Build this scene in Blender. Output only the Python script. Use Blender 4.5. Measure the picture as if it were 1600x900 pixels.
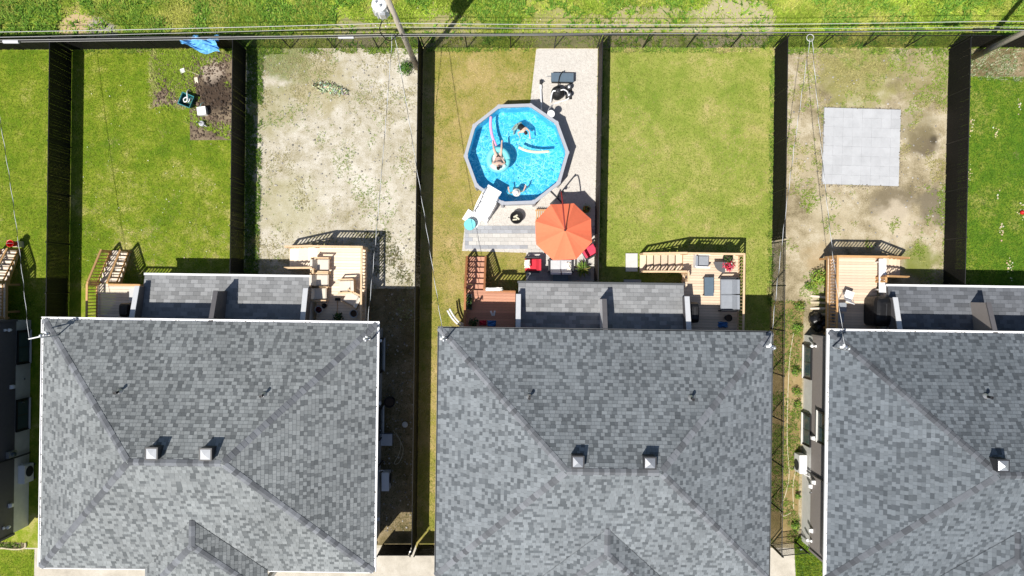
import bpy, math, random
import numpy as np
from mathutils import Vector, Matrix, noise as mnoise
random.seed(11); RNG = np.random.default_rng(5)
for o in list(bpy.data.objects): bpy.data.objects.remove(o)
SC = bpy.context.scene
COL = SC.collection
R = math.radians
# ------------------------------------------------------------------ camera, sky, sun, exposure
CAM_H, FPX = 36.0, 1067.0          # drone 36 m above the yards, 24 mm equivalent lens
cam = bpy.data.cameras.new('camera'); cam.sensor_width = 36; cam.lens = 36*FPX/1600
cam.clip_start = 0.5; cam.clip_end = 2000
co = bpy.data.objects.new('camera', cam); co.location = (0, 0, CAM_H); COL.objects.link(co); SC.camera = co
SUN = Vector((0.36, 0.44, -1.0)).normalized()
world = bpy.data.worlds.new('World'); SC.world = world; world.use_nodes = True
wn = world.node_tree; wn.nodes.clear()
sky = wn.nodes.new('ShaderNodeTexSky'); sky.sky_type = 'NISHITA'; sky.sun_disc = False
sky.sun_elevation = math.asin(-SUN.z); sky.sun_rotation = math.atan2(-SUN.x, -SUN.y) % (2*math.pi)
bg = wn.nodes.new('ShaderNodeBackground'); bg.inputs[1].default_value = 0.075
wo = wn.nodes.new('ShaderNodeOutputWorld'); wn.links.new(sky.outputs[0], bg.inputs[0]); wn.links.new(bg.outputs[0], wo.inputs[0])
sl = bpy.data.lights.new('sun', 'SUN'); sl.energy = 4.8; sl.angle = R(0.5); sl.color = (1, .955, .88)
so = bpy.data.objects.new('sun', sl); so.rotation_euler = SUN.to_track_quat('-Z', 'Y').to_euler(); so.location = (-20, -25, 60); COL.objects.link(so)
vs = SC.view_settings; vs.view_transform = 'Standard'; vs.look = 'None'; vs.gamma = 1; vs.exposure = 0.36; vs.use_curve_mapping = False
SC.cycles.use_denoising = True; SC.cycles.max_bounces = 6; SC.cycles.transparent_max_bounces = 12

def at(px, py, z=0.0):
    "plan position of a point of the photograph known to lie z metres above the ground (survey of the site)"
    k = (CAM_H-z)/FPX
    return Vector(((px-800)*k, (450-py)*k, z))

# ------------------------------------------------------------------ materials
MATS = {}
def nodes(name):
    m = bpy.data.materials.new(name); m.use_nodes = True; MATS[name] = m
    nt = m.node_tree; b = nt.nodes['Principled BSDF']; return m, nt, b
def lin(c):
    return tuple(((x/255)/12.92 if x/255 <= .04045 else ((x/255+.055)/1.055)**2.4) for x in c)
def mat(name, col, rough=.8, var=.15, scale=6, metal=0., spec=.3, bump=0., bscale=40., rnd=0., attr=False, stretch=None, world_pos=False, trans=0.):
    m, nt, b = nodes(name); L = nt.links.new
    b.inputs['Roughness'].default_value = rough; b.inputs['Metallic'].default_value = metal; b.inputs['Specular IOR Level'].default_value = spec
    tc = nt.nodes.new('ShaderNodeTexCoord')
    if world_pos:
        g = nt.nodes.new('ShaderNodeNewGeometry'); vec = g.outputs['Position']
    else: vec = tc.outputs['Object']
    if stretch:
        mp = nt.nodes.new('ShaderNodeMapping'); mp.inputs['Scale'].default_value = stretch; L(vec, mp.inputs[0]); vec = mp.outputs[0]
    n = nt.nodes.new('ShaderNodeTexNoise'); n.inputs['Scale'].default_value = scale; n.inputs['Detail'].default_value = 5; n.inputs['Roughness'].default_value = .65; L(vec, n.inputs['Vector'])
    mr = nt.nodes.new('ShaderNodeMapRange'); mr.inputs[1].default_value = .25; mr.inputs[2].default_value = .75; mr.inputs[3].default_value = 1-var; mr.inputs[4].default_value = 1+var; L(n.outputs[0], mr.inputs[0])
    fac = mr.outputs[0]
    if rnd:
        oi = nt.nodes.new('ShaderNodeObjectInfo'); r2 = nt.nodes.new('ShaderNodeMapRange'); r2.inputs[3].default_value = 1-rnd; r2.inputs[4].default_value = 1+rnd; L(oi.outputs['Random'], r2.inputs[0])
        mm = nt.nodes.new('ShaderNodeMath'); mm.operation = 'MULTIPLY'; L(fac, mm.inputs[0]); L(r2.outputs[0], mm.inputs[1]); fac = mm.outputs[0]
    vm = nt.nodes.new('ShaderNodeVectorMath'); vm.operation = 'SCALE'; L(fac, vm.inputs['Scale'])
    if attr:
        a = nt.nodes.new('ShaderNodeAttribute'); a.attribute_name = 'Col'; L(a.outputs['Color'], vm.inputs[0])
    else: vm.inputs[0].default_value = col
    L(vm.outputs[0], b.inputs['Base Color'])
    if bump:
        n2 = nt.nodes.new('ShaderNodeTexNoise'); n2.inputs['Scale'].default_value = bscale; n2.inputs['Detail'].default_value = 4; L(vec, n2.inputs['Vector'])
        bp = nt.nodes.new('ShaderNodeBump'); bp.inputs['Strength'].default_value = bump; bp.inputs['Distance'].default_value = .03; L(n2.outputs[0], bp.inputs['Height']); L(bp.outputs[0], b.inputs['Normal'])
    if trans: b.inputs['Transmission Weight'].default_value = trans
    return m
def soil(name, stops, s1=.35, s2=2.2, s3=14, bump=.5, spots=(), w=(.5, .35, .25), bare=None):
    "ground sheet: three octaves of world-space noise through a colour ramp, plus stains (x, y, radius, colour, strength)"
    m, nt, b = nodes(name); L = nt.links.new; b.inputs['Roughness'].default_value = .95; b.inputs['Specular IOR Level'].default_value = .1
    g = nt.nodes.new('ShaderNodeNewGeometry'); P = g.outputs['Position']; tot = None
    for s, wt in zip((s1, s2, s3), w):
        n = nt.nodes.new('ShaderNodeTexNoise'); n.inputs['Scale'].default_value = s; n.inputs['Detail'].default_value = 6; n.inputs['Roughness'].default_value = .62; n.inputs['Distortion'].default_value = .3; L(P, n.inputs['Vector'])
        k = nt.nodes.new('ShaderNodeMath'); k.operation = 'MULTIPLY_ADD'; L(n.outputs[0], k.inputs[0]); k.inputs[1].default_value = wt
        if tot is None: k.inputs[2].default_value = (1-sum(w))*.5
        else: L(tot, k.inputs[2])
        tot = k.outputs[0]
    rp = nt.nodes.new('ShaderNodeValToRGB'); L(tot, rp.inputs[0]); cr = rp.color_ramp
    while len(cr.elements) < len(stops): cr.elements.new(.5)
    for e, (p, c) in zip(cr.elements, stops): e.position = p; e.color = (*c, 1)
    out = rp.outputs[0]
    nn = nt.nodes.new('ShaderNodeTexNoise'); nn.inputs['Scale'].default_value = 1.6; nn.inputs['Detail'].default_value = 5; L(P, nn.inputs['Vector'])
    for (x, y, r, c, st) in spots:
        d = nt.nodes.new('ShaderNodeVectorMath'); d.operation = 'DISTANCE'; L(P, d.inputs[0]); d.inputs[1].default_value = (x, y, 0)
        a = nt.nodes.new('ShaderNodeMath'); a.operation = 'MULTIPLY_ADD'; L(nn.outputs[0], a.inputs[0]); a.inputs[1].default_value = r*1.6; L(d.outputs['Value'], a.inputs[2])
        q = nt.nodes.new('ShaderNodeMapRange'); q.interpolation_type = 'SMOOTHSTEP'; q.inputs[1].default_value = r*2.05; q.inputs[2].default_value = r*1.35; q.inputs[3].default_value = 0; q.inputs[4].default_value = st; L(a.outputs[0], q.inputs[0])
        mx = nt.nodes.new('ShaderNodeMix'); mx.data_type = 'RGBA'; L(q.outputs[0], mx.inputs['Factor']); L(out, mx.inputs['A']); mx.inputs['B'].default_value = (*c, 1); out = mx.outputs['Result']
    L(out, b.inputs['Base Color'])
    n2 = nt.nodes.new('ShaderNodeTexNoise'); n2.inputs['Scale'].default_value = 9; n2.inputs['Detail'].default_value = 8; n2.inputs['Roughness'].default_value = .7; L(P, n2.inputs['Vector'])
    bp = nt.nodes.new('ShaderNodeBump'); bp.inputs['Strength'].default_value = bump; bp.inputs['Distance'].default_value = .05; L(n2.outputs[0], bp.inputs['Height']); L(bp.outputs[0], b.inputs['Normal'])
    return m

# ------------------------------------------------------------------ mesh builder
class MB:
    def __init__(s): s.v = []; s.f = []; s.c = []; s.mi = []
    def poly(s, pts, c=None, mi=0):
        i = len(s.v); s.v += [tuple(p) for p in pts]; s.f.append(tuple(range(i, i+len(pts)))); s.c.append(c); s.mi.append(mi); return s
    def hexa(s, p, c=None, mi=0):
        i = len(s.v); s.v += [tuple(q) for q in p]
        for f in ((3,2,1,0),(4,5,6,7),(0,1,5,4),(1,2,6,5),(2,3,7,6),(3,0,4,7)): s.f.append(tuple(i+a for a in f)); s.c.append(c); s.mi.append(mi)
        return s
    def box(s, x, y, z, sx, sy, sz, rz=0, c=None, mi=0, taper=1.0, m=None):
        "box centred in plan at x, y with its bottom at z"
        cs, sn = math.cos(rz), math.sin(rz); p = []
        for zz, t in ((z, 1), (z+sz, taper)):
            for a, b in ((-1,-1),(1,-1),(1,1),(-1,1)):
                u, w = a*sx/2*t, b*sy/2*t; q = Vector((x+u*cs-w*sn, y+u*sn+w*cs, zz)); p.append(m @ q if m else q)
        return s.hexa(p, c, mi)
    def beam(s, a, b, w, h, up=(0,0,1), mi=0, c=None):
        "square bar from a to b, w across, h tall"
        a = Vector(a); b = Vector(b); d = (b-a).normalized(); up = Vector(up)
        if abs(d.dot(up)) > .99: up = Vector((1,0,0))
        x = d.cross(up).normalized()*w/2; y = x.cross(d).normalized()*h/2
        return s.hexa([a-x-y, a+x-y, b+x-y, b-x-y, a-x+y, a+x+y, b+x+y, b-x+y], c, mi)
    def tube(s, pts, r, n=6, c=None, mi=0, cap=True):
        pts = [Vector(p) for p in pts]; rr = r if isinstance(r, (list, tuple)) else [r]*len(pts); i0 = len(s.v); ref = None
        for k, p in enumerate(pts):
            d = (pts[min(k+1, len(pts)-1)]-pts[max(k-1, 0)]).normalized()
            if ref is None: ref = d.orthogonal().normalized()
            ref = (ref-d*ref.dot(d)).normalized(); q = d.cross(ref)
            for j in range(n):
                t = 2*math.pi*j/n; s.v.append(tuple(p+(ref*math.cos(t)+q*math.sin(t))*rr[k]))
        for k in range(len(pts)-1):
            for j in range(n):
                a = i0+k*n+j; b = i0+k*n+(j+1) % n; s.f.append((a, b, b+n, a+n)); s.c.append(c); s.mi.append(mi)
        if cap:
            s.f.append(tuple(i0+j for j in reversed(range(n)))); s.f.append(tuple(i0+(len(pts)-1)*n+j for j in range(n))); s.c += [c, c]; s.mi += [mi, mi]
        return s
    def lathe(s, prof, n=20, x=0, y=0, c=None, mi=0, m=None, ph=0):
        i0 = len(s.v)
        for r, z in prof:
            for j in range(n):
                t = 2*math.pi*j/n+ph; q = Vector((x+r*math.cos(t), y+r*math.sin(t), z)); s.v.append(tuple(m @ q if m else q))
        for k in range(len(prof)-1):
            for j in range(n):
                a = i0+k*n+j; b = i0+k*n+(j+1) % n; s.f.append((a, b, b+n, a+n)); s.c.append(c); s.mi.append(mi)
        if prof[0][0] > 1e-4: s.f.append(tuple(i0+j for j in reversed(range(n)))); s.c.append(c); s.mi.append(mi)
        if prof[-1][0] > 1e-4: s.f.append(tuple(i0+(len(prof)-1)*n+j for j in range(n))); s.c.append(c); s.mi.append(mi)
        return s
    def prism(s, poly, z0, z1, c=None, mi=0):
        a = [(*p[:2], z0) for p in poly]; b = [(*p[:2], z1) for p in poly]; n = len(poly)
        s.poly(b, c, mi); s.poly(a[::-1], c, mi)
        for i in range(n): j = (i+1) % n; s.poly([a[i], a[j], b[j], b[i]], c, mi)
        return s
    def mesh(s, name):
        me = bpy.data.meshes.new(name); me.from_pydata(s.v, [], s.f)
        if any(c is not None for c in s.c):
            at_ = me.attributes.new('Col', 'FLOAT_COLOR', 'FACE')
            at_.data.foreach_set('color', np.array([(*(c or (.5,.5,.5)), 1) for c in s.c], dtype=np.float32).ravel())
        if any(s.mi): me.polygons.foreach_set('material_index', s.mi)
        me.update(); return me
    def build(s, name, m, parent=None, smooth=False, loc=None, kind=None):
        me = s.mesh(name)
        for x in (m if isinstance(m, (list, tuple)) else [m]): me.materials.append(MATS[x])
        if smooth: me.polygons.foreach_set('use_smooth', [True]*len(me.polygons))
        return link(name, me, parent, loc, kind)
def link(name, me, parent=None, loc=None, kind=None, rot=None, scale=None):
    o = bpy.data.objects.new(name, me); COL.objects.link(o)
    if parent: o.parent = parent
    if loc is not None: o.location = loc
    if rot is not None: o.rotation_euler = rot
    if scale is not None: o.scale = scale
    if kind: o['kind'] = kind
    return o
def tag(o, label, cat, group=None):
    o['label'] = label; o['category'] = cat
    if group: o['group'] = group
    return o
def thing(name, label, cat, loc=(0,0,0), rz=0, group=None):
    o = bpy.data.objects.new(name, None); o.empty_display_size = .3; COL.objects.link(o); o.location = loc; o.rotation_euler = (0, 0, rz)
    return tag(o, label, cat, group)

# ------------------------------------------------------------------ palette
mat('white_paint', (.78,.78,.77), .5, .06); mat('white_plastic', (.8,.8,.8), .35, .04, spec=.4)
mat('grey_metal', (.42,.43,.45), .4, .12, metal=.6); mat('dark_metal', (.035,.036,.04), .45, .2); mat('galv', (.55,.57,.6), .35, .15, metal=.7)
mat('black', (.012,.012,.013), .6, .3); mat('black_cover', (.010,.010,.011), .42, .3, 3, bump=.6, bscale=6)
mat('concrete_wall', (.60,.60,.57), .9, .10, 3, bump=.2); mat('siding_dark', (.105,.10,.105), .6, .08); mat('siding_taupe', (.25,.225,.21), .6, .06); mat('siding_light', (.52,.53,.55), .6, .06)
mat('window_frame', (.02,.02,.022), .4, .1); mat('soffit', (.5,.5,.5), .7, .05); mat('white_gutter', (.8,.8,.8), .4, .04); mat('dark_gutter', (.09,.095,.10), .5, .06)
mat('roof_tabs', (0,0,0), .9, .10, 60, spec=.15, attr=True, bump=.25, bscale=180)
mat('cap_shingle_dark', (.098,.105,.118), .9, .15, 40, rnd=.35, spec=.15); mat('roof_deck', (.08,.08,.085), .9, .1)
mat('cap_shingle', (.150,.158,.172), .9, .15, 40, rnd=.42, spec=.15, bump=.2, bscale=150)
mat('porch_shingle', (.235,.24,.245), .9, .12, 40, rnd=.24, spec=.15, bump=.2, bscale=150)
mat('porch_shingle_dark', (.12,.128,.142), .9, .12, 40, rnd=.30, spec=.15, bump=.2, bscale=150)
mat('wood_pale', (.78,.66,.52), .75, .16, 2.5, rnd=.12, stretch=(1.5,14,6)); mat('wood_tan', (.66,.52,.39), .75, .16, 2.5, rnd=.14, stretch=(1.5,14,6))
mat('wood_red', (.52,.26,.17), .65, .16, 2.5, rnd=.13, stretch=(1.5,14,6)); mat('wood_honey', (.66,.52,.39), .7, .16, 2.5, rnd=.14, stretch=(1.5,14,6)); mat('wood_grey', (.70,.61,.50), .8, .16, 2.5, rnd=.12, stretch=(1.5,14,6))
mat('rail_orange', (.52,.30,.13), .7, .15, 4); mat('rail_red', (.36,.15,.06), .7, .15, 4); mat('rail_pale', (.62,.44,.27), .7, .15, 4)
mat('pole_wood', (.48,.42,.34), .9, .25, 5, stretch=(6,6,.6), bump=.4, bscale=12)
mat('slat_black', (.008,.0075,.007), .7, .3, 6, spec=.2); mat('slat_brown', (.028,.021,.018), .7, .25, 6, spec=.2); mat('fence_metal', (.011,.011,.012), .5, .2)
mat('grass_attr', (0,0,0), .75, .12, 30, attr=True, spec=.2)
mat('leaf_attr', (0,0,0), .6, .15, 20, attr=True, spec=.3); mat('stem', (.10,.075,.04), .9, .2)
mat('paver_grey', (.33,.34,.36), .9, .10, 8, rnd=.12, bump=.2); mat('paver_white', (.50,.485,.455), .9, .08, 8, rnd=.08, bump=.2); mat('slab_pale', (.42,.428,.44), .85, .11, 1.6, rnd=.035, world_pos=True, bump=.1)
mat('conc_pad', (.55,.54,.52), .9, .08, 5)
mat('cream_fabric', (.62,.56,.48), .85, .06); mat('grey_fabric', (.26,.28,.31), .85, .08); mat('slate', (.10,.14,.18), .4, .1); mat('red_fabric', (.55,.03,.05), .8, .12); mat('pink_red', (.62,.05,.10), .7, .2)
mat('orange_canopy', (.89,.205,.105), .75, .05, spec=.1); mat('arm_red', (.20,.02,.02), .5, .1)
mat('teal', (.015,.11,.125), .5, .1); mat('turquoise', (.18,.62,.66), .45, .06); mat('teal_light', (.06,.27,.28), .5, .1); mat('aqua_pale', (.50,.72,.70), .4, .05); mat('tarp_blue', (.16,.46,.80), .5, .22, 5); mat('red_plastic', (.55,.02,.02), .4, .1); mat('blue_cloth', (.05,.18,.45), .7, .35, 12)
mat('skin', (.62,.42,.33), .55, .05); mat('hair', (.02,.013,.01), .6, .2); mat('swim_black', (.012,.012,.014), .7, .1); mat('hat_white', (.78,.74,.66), .85, .05)
mat('noodle_pink', (.75,.36,.55), .7, .05); mat('noodle_cream', (.72,.70,.45), .7, .05)
mat('pool_rim', (.36,.375,.41), .45, .05); mat('pool_wall', (.40,.43,.48), .5, .08)
mat('hose', (.55,.50,.36), .6, .1); mat('cable_black', (.015,.015,.016), .6, .1); mat('cable_alu', (.48,.48,.46), .5, .05, metal=.2); mat('porcelain', (.8,.82,.84), .2, .03)
mat('soil_clod', (.07,.05,.037), .95, .3, 5); mat('timber_edge', (.5,.43,.3), .9, .2); mat('ash', (.62,.58,.45), .9, .2); mat('bag_black', (.01,.01,.011), .3, .3)
m, nt, b = nodes('glass'); b.inputs['Base Color'].default_value = (.05,.08,.10,1); b.inputs['Roughness'].default_value = .06; b.inputs['Specular IOR Level'].default_value = .9
# pool water: clear sheet that mirrors the sky by its angle
m, nt, b = nodes('water'); L = nt.links.new; nt.nodes.remove(b); om = nt.nodes['Material Output']
tr = nt.nodes.new('ShaderNodeBsdfTransparent'); tr.inputs[0].default_value = (.66,.93,.98,1); gl = nt.nodes.new('ShaderNodeBsdfGlossy'); gl.inputs['Roughness'].default_value = .04
fr = nt.nodes.new('ShaderNodeFresnel'); fr.inputs[0].default_value = 1.33; mx = nt.nodes.new('ShaderNodeMixShader'); wv = nt.nodes.new('ShaderNodeTexNoise'); wv.inputs['Scale'].default_value = 3.2; wv.inputs['Detail'].default_value = 3; wv.inputs['Distortion'].default_value = .8
wc = nt.nodes.new('ShaderNodeTexCoord'); L(wc.outputs['Object'], wv.inputs['Vector']); bp = nt.nodes.new('ShaderNodeBump'); bp.inputs['Strength'].default_value = .9; bp.inputs['Distance'].default_value = .12; L(wv.outputs[0], bp.inputs['Height'])
L(bp.outputs[0], gl.inputs['Normal']); L(bp.outputs[0], fr.inputs['Normal']); L(fr.outputs[0], mx.inputs[0]); L(tr.outputs[0], mx.inputs[1]); L(gl.outputs[0], mx.inputs[2]); L(mx.outputs[0], om.inputs[0])
# pool liner: sunlight caustics painted into its colour as a pale net
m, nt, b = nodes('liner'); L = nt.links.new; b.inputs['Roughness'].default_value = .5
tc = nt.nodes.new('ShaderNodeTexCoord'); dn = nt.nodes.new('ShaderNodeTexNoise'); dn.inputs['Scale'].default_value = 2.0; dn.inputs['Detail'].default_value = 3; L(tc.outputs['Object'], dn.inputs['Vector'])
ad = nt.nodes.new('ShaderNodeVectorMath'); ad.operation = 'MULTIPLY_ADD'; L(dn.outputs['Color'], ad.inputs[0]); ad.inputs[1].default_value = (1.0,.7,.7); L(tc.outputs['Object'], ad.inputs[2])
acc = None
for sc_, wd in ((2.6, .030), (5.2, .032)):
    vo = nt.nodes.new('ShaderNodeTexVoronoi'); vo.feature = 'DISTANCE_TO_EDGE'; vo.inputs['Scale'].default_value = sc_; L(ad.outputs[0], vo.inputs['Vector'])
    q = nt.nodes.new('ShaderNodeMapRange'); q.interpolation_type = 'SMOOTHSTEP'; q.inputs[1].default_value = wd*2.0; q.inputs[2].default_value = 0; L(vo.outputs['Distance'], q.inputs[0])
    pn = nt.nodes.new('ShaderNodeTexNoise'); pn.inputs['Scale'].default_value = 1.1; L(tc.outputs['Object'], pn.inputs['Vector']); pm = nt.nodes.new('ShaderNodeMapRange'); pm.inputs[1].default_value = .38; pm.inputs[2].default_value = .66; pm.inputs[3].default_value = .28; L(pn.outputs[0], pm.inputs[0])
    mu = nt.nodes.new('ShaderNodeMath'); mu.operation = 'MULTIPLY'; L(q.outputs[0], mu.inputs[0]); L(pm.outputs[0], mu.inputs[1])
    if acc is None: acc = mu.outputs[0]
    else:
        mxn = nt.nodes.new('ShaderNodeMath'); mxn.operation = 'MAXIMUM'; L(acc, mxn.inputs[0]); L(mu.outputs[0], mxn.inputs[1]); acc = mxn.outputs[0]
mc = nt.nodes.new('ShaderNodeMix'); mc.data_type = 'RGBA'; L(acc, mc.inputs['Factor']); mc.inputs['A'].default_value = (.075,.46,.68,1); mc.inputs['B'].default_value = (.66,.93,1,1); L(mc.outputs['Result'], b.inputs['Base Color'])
# smoky film of chain-link is real wire; ground sheets:
G_, D_ = (.13,.17,.025), (.35,.30,.12)
soil('field_soil', [(.36,(.12,.17,.02)),(.47,(.20,.24,.04)),(.56,(.30,.28,.11)),(.66,(.42,.37,.24))], .25, 1.5, 10,
     spots=[(*at(128,40)[:2], 1.3, (.44,.33,.19), .95), (*at(158,48)[:2], .9, (.30,.28,.25), .9), (*at(1150,40)[:2], 3.0, (.40,.35,.22), .9), (*at(900,60)[:2], 2.5, (.32,.29,.13), .8), (*at(1000,55)[:2], 2.2, (.36,.31,.18), .8), (*at(700,52)[:2], 1.6, (.33,.29,.15), .8), (*at(560,60)[:2], 1.4, (.28,.25,.14), .8)])
soil('lawn_bright', [(.39,(.075,.145,.008)),(.46,(.13,.20,.012)),(.53,(.205,.245,.025)),(.61,(.36,.33,.11))], .3, 1.6, 16)
soil('lawn_dry', [(.37,(.17,.18,.03)),(.46,(.26,.235,.055)),(.54,(.34,.27,.10)),(.63,(.42,.32,.15))], .35, 1.4, 16)
soil('lawn_mid', [(.38,(.16,.225,.03)),(.46,(.225,.27,.048)),(.54,(.29,.30,.075)),(.64,(.40,.34,.14))], .35, 1.4, 16)
soil('lawn_deep', [(.38,(.045,.115,.008)),(.46,(.085,.17,.012)),(.54,(.15,.21,.02)),(.62,(.27,.27,.07))], .35, 1.6, 16)
soil('dirt_pale', [(.36,(.25,.22,.13)),(.44,(.36,.325,.235)),(.51,(.45,.415,.335)),(.60,(.56,.53,.46))], .3, 1.8, 22, w=(.42,.4,.42),
     spots=[(*at(500,130)[:2], 1.7, (.30,.26,.12), .55), (*at(430,170)[:2], 1.4, (.28,.26,.12), .5), (*at(450,320)[:2], 1.8, (.33,.31,.17), .5), (*at(440,85)[:2], 1.6, (.14,.17,.04), .8)])
sp = [(*at(1443,222)[:2], .85, (.13,.105,.07), .95), (*at(1458,218)[:2], .25, (.06,.05,.035), .9), (*at(1395,315)[:2], 1.15, (.17,.14,.09), .9), (*at(1462,320)[:2], 1.0, (.17,.145,.10), .9), (*at(1430,200)[:2], 1.2, (.20,.17,.09), .6), (*at(1340,115)[:2], 2.2, (.24,.24,.06), .6), (*at(1440,120)[:2], 1.6, (.27,.24,.10), .5),
      (*at(1258,250)[:2], 1.0, (.42,.36,.24), .6), (*at(1400,345)[:2], 1.1, (.52,.45,.34), .7), (*at(1285,405)[:2], 1.0, (.36,.27,.15), .6), (*at(1440,408)[:2], 1.0, (.16,.19,.03), .8), (*at(1300,345)[:2], 1.2, (.43,.37,.25), .5)]
soil('dirt_tan', [(.37,(.17,.14,.08)),(.45,(.275,.23,.142)),(.52,(.365,.31,.205)),(.60,(.48,.425,.315))], .32, 1.3, 18, w=(.5,.45,.35), spots=sp)
soil('gravel_bed', [(.36,(.36,.335,.30)),(.46,(.50,.47,.43)),(.55,(.58,.55,.505)),(.64,(.68,.65,.60))], .8, 6, 34, bump=.9, w=(.12,.25,.55))
soil('garden_soil', [(.30,(.075,.055,.04)),(.45,(.15,.115,.08)),(.57,(.24,.19,.13)),(.72,(.36,.30,.22))], .6, 2.4, 12, bump=.9,
     spots=[(*at(341,145)[:2], 1.0, (.055,.038,.028), .95), (*at(310,150)[:2], .7, (.07,.05,.036), .85), (*at(330,108)[:2], .7, (.36,.30,.24), .9)])
soil('pavement', [(.30,(.33,.30,.25)),(.48,(.47,.43,.36)),(.60,(.55,.51,.44)),(.75,(.62,.58,.52))], .4, 2.2, 20, bump=.3)

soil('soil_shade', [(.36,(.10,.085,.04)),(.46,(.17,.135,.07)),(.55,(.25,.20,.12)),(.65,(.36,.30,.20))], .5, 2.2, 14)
soil('soil_side', [(.30,(.13,.12,.04)),(.46,(.24,.18,.08)),(.58,(.32,.24,.12)),(.72,(.40,.32,.19))], .5, 2.2, 14)
# ------------------------------------------------------------------ the ground
def sheet(name, poly, m, z, conv=True):
    pts = [at(*p) if conv else p for p in poly]
    o = MB().poly([(p[0], p[1], z) for p in pts][::-1]).build(name, m); o['kind'] = 'structure'
    if o.data.polygons[0].normal.z < 0: o.data.flip_normals()
    return o
sheet('ground', [(-300,-300),(300,-300),(300,300),(-300,300)], 'field_soil', 0, False)
Z = .006
sheet('lawn', [(-500,78),(113,78),(104,856),(-500,856)], 'lawn_bright', Z)
sheet('lawn', [(113,78),(385,76),(377,856),(104,856)], 'lawn_bright', Z)
sheet('dirt_yard', [(385,76),(661,75),(650,856),(377,856)], 'dirt_pale', Z)
sheet('lawn', [(661,75),(935,75),(924,856),(650,856)], 'lawn_dry', Z)
sheet('lawn', [(935,75),(1210,75),(1200,856),(924,856)], 'lawn_mid', Z)
sheet('dirt_yard', [(1210,75),(1482,75),(1472,856),(1200,856)], 'dirt_tan', Z)
sheet('lawn', [(1482,75),(2100,75),(2100,856),(1472,856)], 'lawn_deep', Z)
sheet('side_passage', [(572,451),(656,451),(650,852),(588,852)], 'soil_shade', Z+.005)  # brown soil, toned darker for the house shade; begins at the shadow's edge
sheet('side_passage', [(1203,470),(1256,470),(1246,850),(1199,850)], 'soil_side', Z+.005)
sheet('gravel_strip', [(1484,76),(1800,76),(1800,122),(1483,119)], 'soil_shade', Z+.005)
sheet('pavement', [(-800,856),(2400,856),(2400,1150),(-800,1150)], 'pavement', Z)
sheet('lawn', [(-300,858),(54,858),(52,1000),(-300,1000)], 'lawn_bright', Z+.005)
sheet('lawn', [(1240,838),(1420,838),(1420,960),(1246,960)], 'lawn_bright', Z+.005)
sheet('garden_bed', [(241,80),(363,80),(362,219),(297,219),(296,168),(238,167)], 'garden_soil', Z+.005)
sheet('gravel_bed', [(838,76),(934,76),(929,440),(822,440),(822,395),(722,392),(727,345),(768,292),(800,240),(828,165)], 'gravel_bed', Z+.005)

# ------------------------------------------------------------------ fences
def frame_pts(a, b, step):
    d = b-a; n = max(1, round(d.length/step)); return [a+d*(i/n) for i in range(n+1)]
def fence_base(a, b, label, group, h=1.8, step=2.45, skip_first=False):
    a = Vector((a[0], a[1], 0)); b = Vector((b[0], b[1], 0)); d = b-a; L_ = d.length; rz = math.atan2(d.y, d.x)
    return thing('slatted_fence', label, 'fence', a, rz, group), L_, rz
post_me = {}
def post(parent, x, h, r=.032):
    if (h, r) not in post_me:
        me = MB().lathe([(r,0),(r,h),(r*1.25,h+.005),(r*1.1,h+.04),(0,h+.055)], 10).mesh('post'); me.materials.append(MATS['fence_metal']); post_me[h, r] = me
    return link('post', post_me[h, r], parent, (x, 0, 0))
def wires(L_, h, gap=.055, w=.0045):
    mb = MB(); n = int((L_+h)/gap)
    for k in range(n+1):
        for sgn in (1, -1):
            x0 = k*gap-h; x1 = x0+h; z0, z1 = 0.0, h
            if x0 < 0: z0 = -x0; x0 = 0
            if x1 > L_: z1 = h-(x1-L_); x1 = L_
            if z1-z0 < .02: continue
            if sgn < 0: x0, x1 = L_-x0, L_-x1
            y = .004*sgn; mb.poly([(x0-w, y, z0+.03), (x0+w, y, z0+.03), (x1+w, y, z1+.03), (x1-w, y, z1+.03)])
    return mb
def privacy(a, b, label, group='side yard privacy fences', h=1.8, mt='slat_black'):
    t, L_, rz = fence_base(a, b, label, group)
    n = max(1, round(L_/2.45)); bay = L_/n
    for i in range(n+1): post(t, min(max(i*bay, .04), L_-.04), h)
    for i in range(n): MB().tube([(i*bay+.04,0,h-.03),((i+1)*bay-.04,0,h-.03)], .024, 8).build('top_rail', 'fence_metal', t)
    sl_ = MB(); k = 0; x = .06
    while x < L_-.06:
        near = abs((x/bay)-round(x/bay))*bay
        if near > -1:
            sl_.box(x, random.uniform(-.006,.006), .03, .062, .012, h-.10+random.uniform(-.012,.012))
        x += .0665
    sl_.build('slats', mt, t, kind='stuff')
    wm = wires(L_, h-.07, .07); wo_ = wm.build('chain_link', 'fence_metal', t, kind='stuff'); wo_.location.y = .014
    return t
def chain(a, b, label, group='black chain-link fences', h=1.8):
    t, L_, rz = fence_base(a, b, label, group); t.name = 'chain_link_fence'
    n = max(1, round(L_/2.35)); bay = L_/n
    for i in range(n+1): post(t, min(max(i*bay, .04), L_-.04), h)
    for i in range(n):
        MB().tube([(i*bay+.04,0,h-.03),((i+1)*bay-.04,0,h-.03)], .024, 8).build('top_rail', 'fence_metal', t)
        MB().tube([(i*bay+.04,0,.05),((i+1)*bay-.04,0,.05)], .006, 5).build('bottom_wire', 'fence_metal', t)
    wires(L_, h-.06, .05, .0055).build('chain_link', 'fence_metal', t, kind='stuff')
    return t
privacy(at(-420,80), at(113,77.5), 'black slatted back fence behind the leftmost lawn strip')
privacy(at(113,77.5), at(384,76), 'black slatted back fence behind the vegetable garden, blue tarp on it')
chain(at(386,76), at(660,75), 'chain-link back fence behind the bare dirt yard with the utility pole')
chain(at(662,75), at(934,75), 'chain-link back fence behind the pool yard')
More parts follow.
